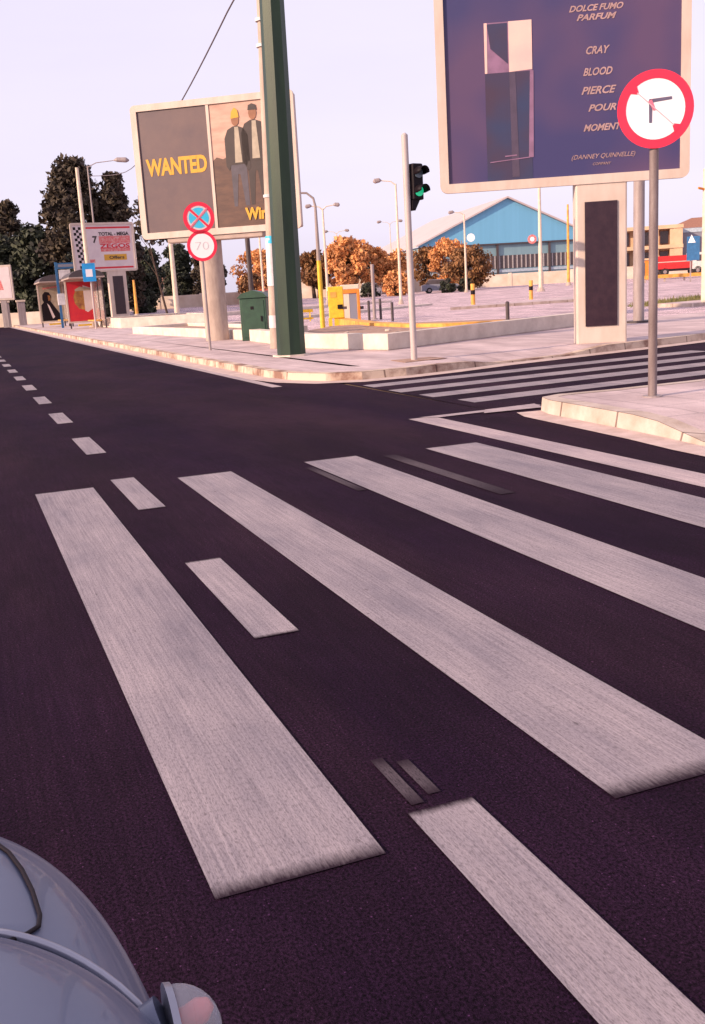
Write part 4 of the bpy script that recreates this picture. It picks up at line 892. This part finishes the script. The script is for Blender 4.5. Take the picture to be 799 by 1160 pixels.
b = MB(); b.box(-.06, .06, 0, .1, 0, 3.4, 'greymetal'); b.build('post', t); b = MB(); b.box(-.35, .75, -.06, 0, 1.9, 4.0, 'blue'); b.plate([(-.25, 3.45), (.4, 3.45), (.05, 4.15)], -.065, .02, 'white'); b.build('sign_face', t)
hu = thing('hut', 'small ochre hut between the billboard pillar and the red truck', 'hut', (74.2, 98.0, gz(74, 98)), -36)
b = MB(); b.box(-.6, 1.0, 0, 1.6, 0, 2.2, 'orange'); b.build('wall', hu); b = MB(); b.box(-.75, 1.15, -.15, 1.75, 2.2, 2.4, 'beige'); b.build('roof', hu); b = MB(); b.box(-.2, .4, -.03, 0, .1, 1.9, 'winbrown'); b.build('door', hu)

# red truck with a white cab
tr = thing('truck', 'red flatbed truck with a white cab, parked beyond the car park at the right', 'truck', (72.6, 93.0, gz(72.6, 93) + .35), -22)
b = MB(); b.box(0, 3.7, 0, 2.2, .75, 2.15, 'truckred'); b.box(-.02, 3.72, -.03, 0, 1.45, 1.55, 'boardframe'); b.build('cargo_bed', tr, bevel=.03)
b = MB(); b.prism([(3.8, .6), (5.2, .6), (5.25, 1.4), (4.95, 2.35), (3.8, 2.4)], -2.2, 0, 'truckwhite', T=Matrix(((1, 0, 0, 0), (0, 0, -1, 0), (0, 1, 0, 0), (0, 0, 0, 1)))); cb_ = b.build('cab', tr, bevel=.06)
b = MB(); b.prism([(4.25, 1.45), (4.95, 1.45), (4.8, 2.1), (4.25, 2.12)], 0.0, 0.03, 'winbrown', T=Matrix(((1, 0, 0, 0), (0, 0, -1, 0), (0, 1, 0, 0), (0, 0, 0, 1)))); b.build('window', cb_)
b = MB(); b.box(0.2, 5.0, .3, 1.9, .5, .75, 'darkpole'); b.build('chassis', tr)
for x in (.8, 4.4):
    for y in (0.0, 1.95):
        b = MB(); b.tube([(x, y, .45), (x, y + .25, .45)], .45, 'rubber', n=18); wv = b.build('wheel', tr); b = MB(); b.tube([(x, y - .01, .45), (x, y + .26, .45)], .2, 'greymetal', n=12); b.build('rim', wv)
# small distant vehicles
def car(x, y, rz, m, label, k=1.0):
    c = thing('parked_car', label, 'car', (x, y, gz(x, y)), rz, 'cars parked beyond the car park'); T = Matrix(((1, 0, 0, 0), (0, 0, -1, 0), (0, 1, 0, 0), (0, 0, 0, 1)))
    b = MB(); b.prism([(-2.1, .3), (2.1, .3), (2.15, .7), (1.9, .9), (1.0, .98), (-1.7, 1.0), (-2.1, .9)], -.85, .85, m, T=T); b.build('body', c, bevel=.06)
    b = MB(); b.prism([(-1.75, .98), (1.05, .98), (.45, 1.45), (-1.3, 1.47)], -.72, .72, 'winbrown', T=T); b.prism([(-1.3, 1.46), (.45, 1.44), (.35, 1.5), (-1.2, 1.52)], -.7, .7, m, T=T); b.build('cabin', c, bevel=.03)
    for wx in (-1.3, 1.3):
        for wy in (-.87, .67): b = MB(); b.tube([(wx, wy, .32), (wx, wy + .2, .32)], .32, 'rubber', n=16); wv = b.build('wheel', c); b = MB(); b.tube([(wx, wy - .01, .32), (wx, wy + .21, .32)], .17, 'greymetal', n=10); b.build('rim', wv)
    return c
car(30.5, 103, 60, 'truckred', 'red car glimpsed between the oval pillar and the green cabinet')
car(44.5, 108, 55, 'truckwhite', 'white car with dark windows under the russet trees, above the orange booth')
car(51.6, 104.5, -20, 'greyblue', 'grey car beside the dark green bushes')
t = thing('barrier', 'low ochre crash barrier strip below the red truck', 'barrier', (64, 84, gz(64, 84)), -22)
b = MB(); b.box(0, 12, 0, .12, .35, .7, 'kyellow'); b.build('rail', t); b = MB()
for i in range(7): b.box(i * 1.95, i * 1.95 + .15, .12, .25, 0, .7, 'concrete')
b.build('posts', t)

# ---------------------------------------------------------------- the scooter the picture is taken from (only its right front shows)
sc = thing('scooter', 'silver-blue scooter nose with a round clear indicator at the lower left', 'scooter', (-.115, .55, 0))
def shell(name, prof, m, parent, n=28, smooth=True, a0=0, a1=360):
    """prof: list of (y, halfwidth, ztop, zbottom, squareness) -> closed loft along y"""
    b = MB(); vs = []
    for (y, hw_, zt, zb, e) in prof:
        zc_, hh = (zt + zb) / 2, (zt - zb) / 2
        for i in range(n):
            a = 2 * math.pi * i / n; c_, s_ = math.cos(a), math.sin(a)
            vs.append((hw_ * math.copysign(abs(c_) ** e, c_), y, zc_ + hh * math.copysign(abs(s_) ** e, s_)))
    fs = [(k * n + i, k * n + (i + 1) % n, (k + 1) * n + (i + 1) % n, (k + 1) * n + i) for k in range(len(prof) - 1) for i in range(n)]
    fs += [tuple(range(n)), tuple((len(prof) - 1) * n + i for i in range(n))]
    b.add(vs, fs, m); o = b.build(name, parent, smooth=smooth); s_ = o.modifiers.new('sub', 'SUBSURF'); s_.levels = 1; s_.render_levels = 2; return o
PR = [(.425, .02, .765, .70, .9), (.415, .07, .78, .66, .85), (.385, .112, .79, .62, .8), (.33, .148, .80, .58, .75), (.25, .177, .808, .56, .75), (.14, .194, .815, .54, .75), (.04, .199, .82, .52, .75), (-.06, .20, .82, .50, .75)]
cowl = shell('front_cowl', PR, 'scooter', sc)
seam = [(.0, .36), (.05, .352), (.082, .335), (.097, .30), (.106, .26), (.112, .22), (.115, .18), (.113, .162), (.104, .15), (.09, .14), (.07, .132)]
def on_top(x, y):   # height of the cowl's upper surface
    P_ = [p[:4] for p in PR]
    for a, c in zip(P_, P_[1:]):
        if a[0] >= y >= c[0]:
            t_ = (a[0] - y) / (a[0] - c[0]); hw_, zt, zb = [a[k] + (c[k] - a[k]) * t_ for k in (1, 2, 3)]
            q = min(.999, abs(x) / hw_) ** (1 / .75); return (zt + zb) / 2 + (zt - zb) / 2 * (math.sqrt(1 - q * q)) ** .75
    return .8
b = MB(); b.tube([(x, y, on_top(x, y) + .0005) for x, y in seam], .0019, 'black', n=6); b.build('panel_seam', sc, smooth=True)
# dash cover: brighter raised lip across the back of the cowl
dash = shell('dash_cover', [(.165, .03, .822, .79, 1), (.155, .075, .830, .77, .9), (.12, .125, .836, .74, .85), (.07, .165, .842, .70, .8), (.02, .190, .848, .66, .8), (-.06, .20, .858, .62, .8), (-.2, .19, .87, .60, .8)], 'scooter', sc)
b = MB(); b.tube([(x, .176 - 3.1 * x * x, on_top(x, .176 - 3.1 * x * x) + .001) for x in [-.18 + .01 * i for i in range(37)]], .0035, 'chrome', n=8); b.build('trim_strip', sc, smooth=True)
b = MB(); ring_ = []
for i in range(15):
    a = R(-70 + 140 * i / 14); ring_.append((.178 + .012 * math.cos(a), .015 + .05 * math.sin(a), .775 + .0 * i))
cx_, cy_, cz_ = .190, .05, .765
b = MB(); n = 20; vs = []
for k in range(9):
    a = math.pi / 2 * k / 8; 
    for i in range(n): q = 2 * math.pi * i / n; vs.append((cx_ + .032 * math.sin(a), cy_ + .031 * math.cos(a) * math.cos(q), cz_ + .031 * math.cos(a) * math.sin(q)))
b.add(vs, [(k * n + i, k * n + (i + 1) % n, (k + 1) * n + (i + 1) % n, (k + 1) * n + i) for k in range(8) for i in range(n)] + [tuple(range(n))], 'lens'); il_ = b.build('indicator', sc, smooth=True)
b = MB(); b.tube([(cx_ + .004, cy_ + .006, cz_), (cx_ + .018, cy_ + .006, cz_ + .006), (cx_ + .024, cy_ + .006, cz_ + .009)], [.008, .008, .004], 'indicator_red', n=12); b.build('bulb', il_, smooth=True)
b = MB(); b.tube([(cx_ - .003, cy_, cz_), (cx_ + .002, cy_, cz_)], [.0335, .0325], 'chrome', n=28); b.build('rim', il_, smooth=30)
b = MB(); b.tube([(.15, .05, .75), (.188, .05, .764)], [.026, .029], 'scooter', n=20); b.build('indicator_stalk', sc, smooth=30)
# the rest of the machine, below and behind the picture
b = MB(); b.tube([(0, .08, .50), (0, .22, .28)], .035, 'chrome', n=12); b.build('fork', sc, smooth=30)
def torus(bm_, c, R0, r0, m, nn=36, mm=12):
    vs = []
    for i in range(nn):
        a = 2 * math.pi * i / nn
        for j in range(mm): q = 2 * math.pi * j / mm; rr_ = R0 + r0 * math.cos(q); vs.append((c[0] + r0 * math.sin(q), c[1] + rr_ * math.cos(a), c[2] + rr_ * math.sin(a)))
    bm_.add(vs, [(i * mm + j, i * mm + (j + 1) % mm, ((i + 1) % nn) * mm + (j + 1) % mm, ((i + 1) % nn) * mm + j) for i in range(nn) for j in range(mm)], m)
for yy in (.24, -1.02):
    b = MB(); torus(b, (0, yy, .235), .18, .055, 'rubber'); wv = b.build('wheel', sc, smooth=True)
    b = MB(); b.tube([(-.035, yy, .235), (.035, yy, .235)], .13, 'greymetal', n=24); b.build('rim', wv, smooth=30)
shell('leg_shield', [(-.10, .12, .70, .26, .7), (-.13, .17, .78, .24, .7), (-.16, .17, .76, .24, .7), (-.17, .12, .7, .28, .7)], 'scooter', sc)
shell('floorboard', [(-.15, .12, .28, .20, .6), (-.2, .14, .29, .2, .6), (-.5, .14, .29, .2, .6), (-.6, .14, .34, .2, .6)], 'scooter', sc)
shell('rear_body', [(-.55, .10, .62, .26, .8), (-.6, .13, .68, .25, .8), (-.9, .15, .70, .28, .8), (-1.2, .12, .70, .40, .8), (-1.32, .05, .66, .52, .9)], 'scooter', sc)
shell('seat', [(-.52, .08, .72, .66, .7), (-.6, .12, .76, .66, .7), (-.95, .14, .78, .67, .7), (-1.2, .11, .80, .68, .7), (-1.28, .06, .78, .70, .8)], 'seatblack', sc)
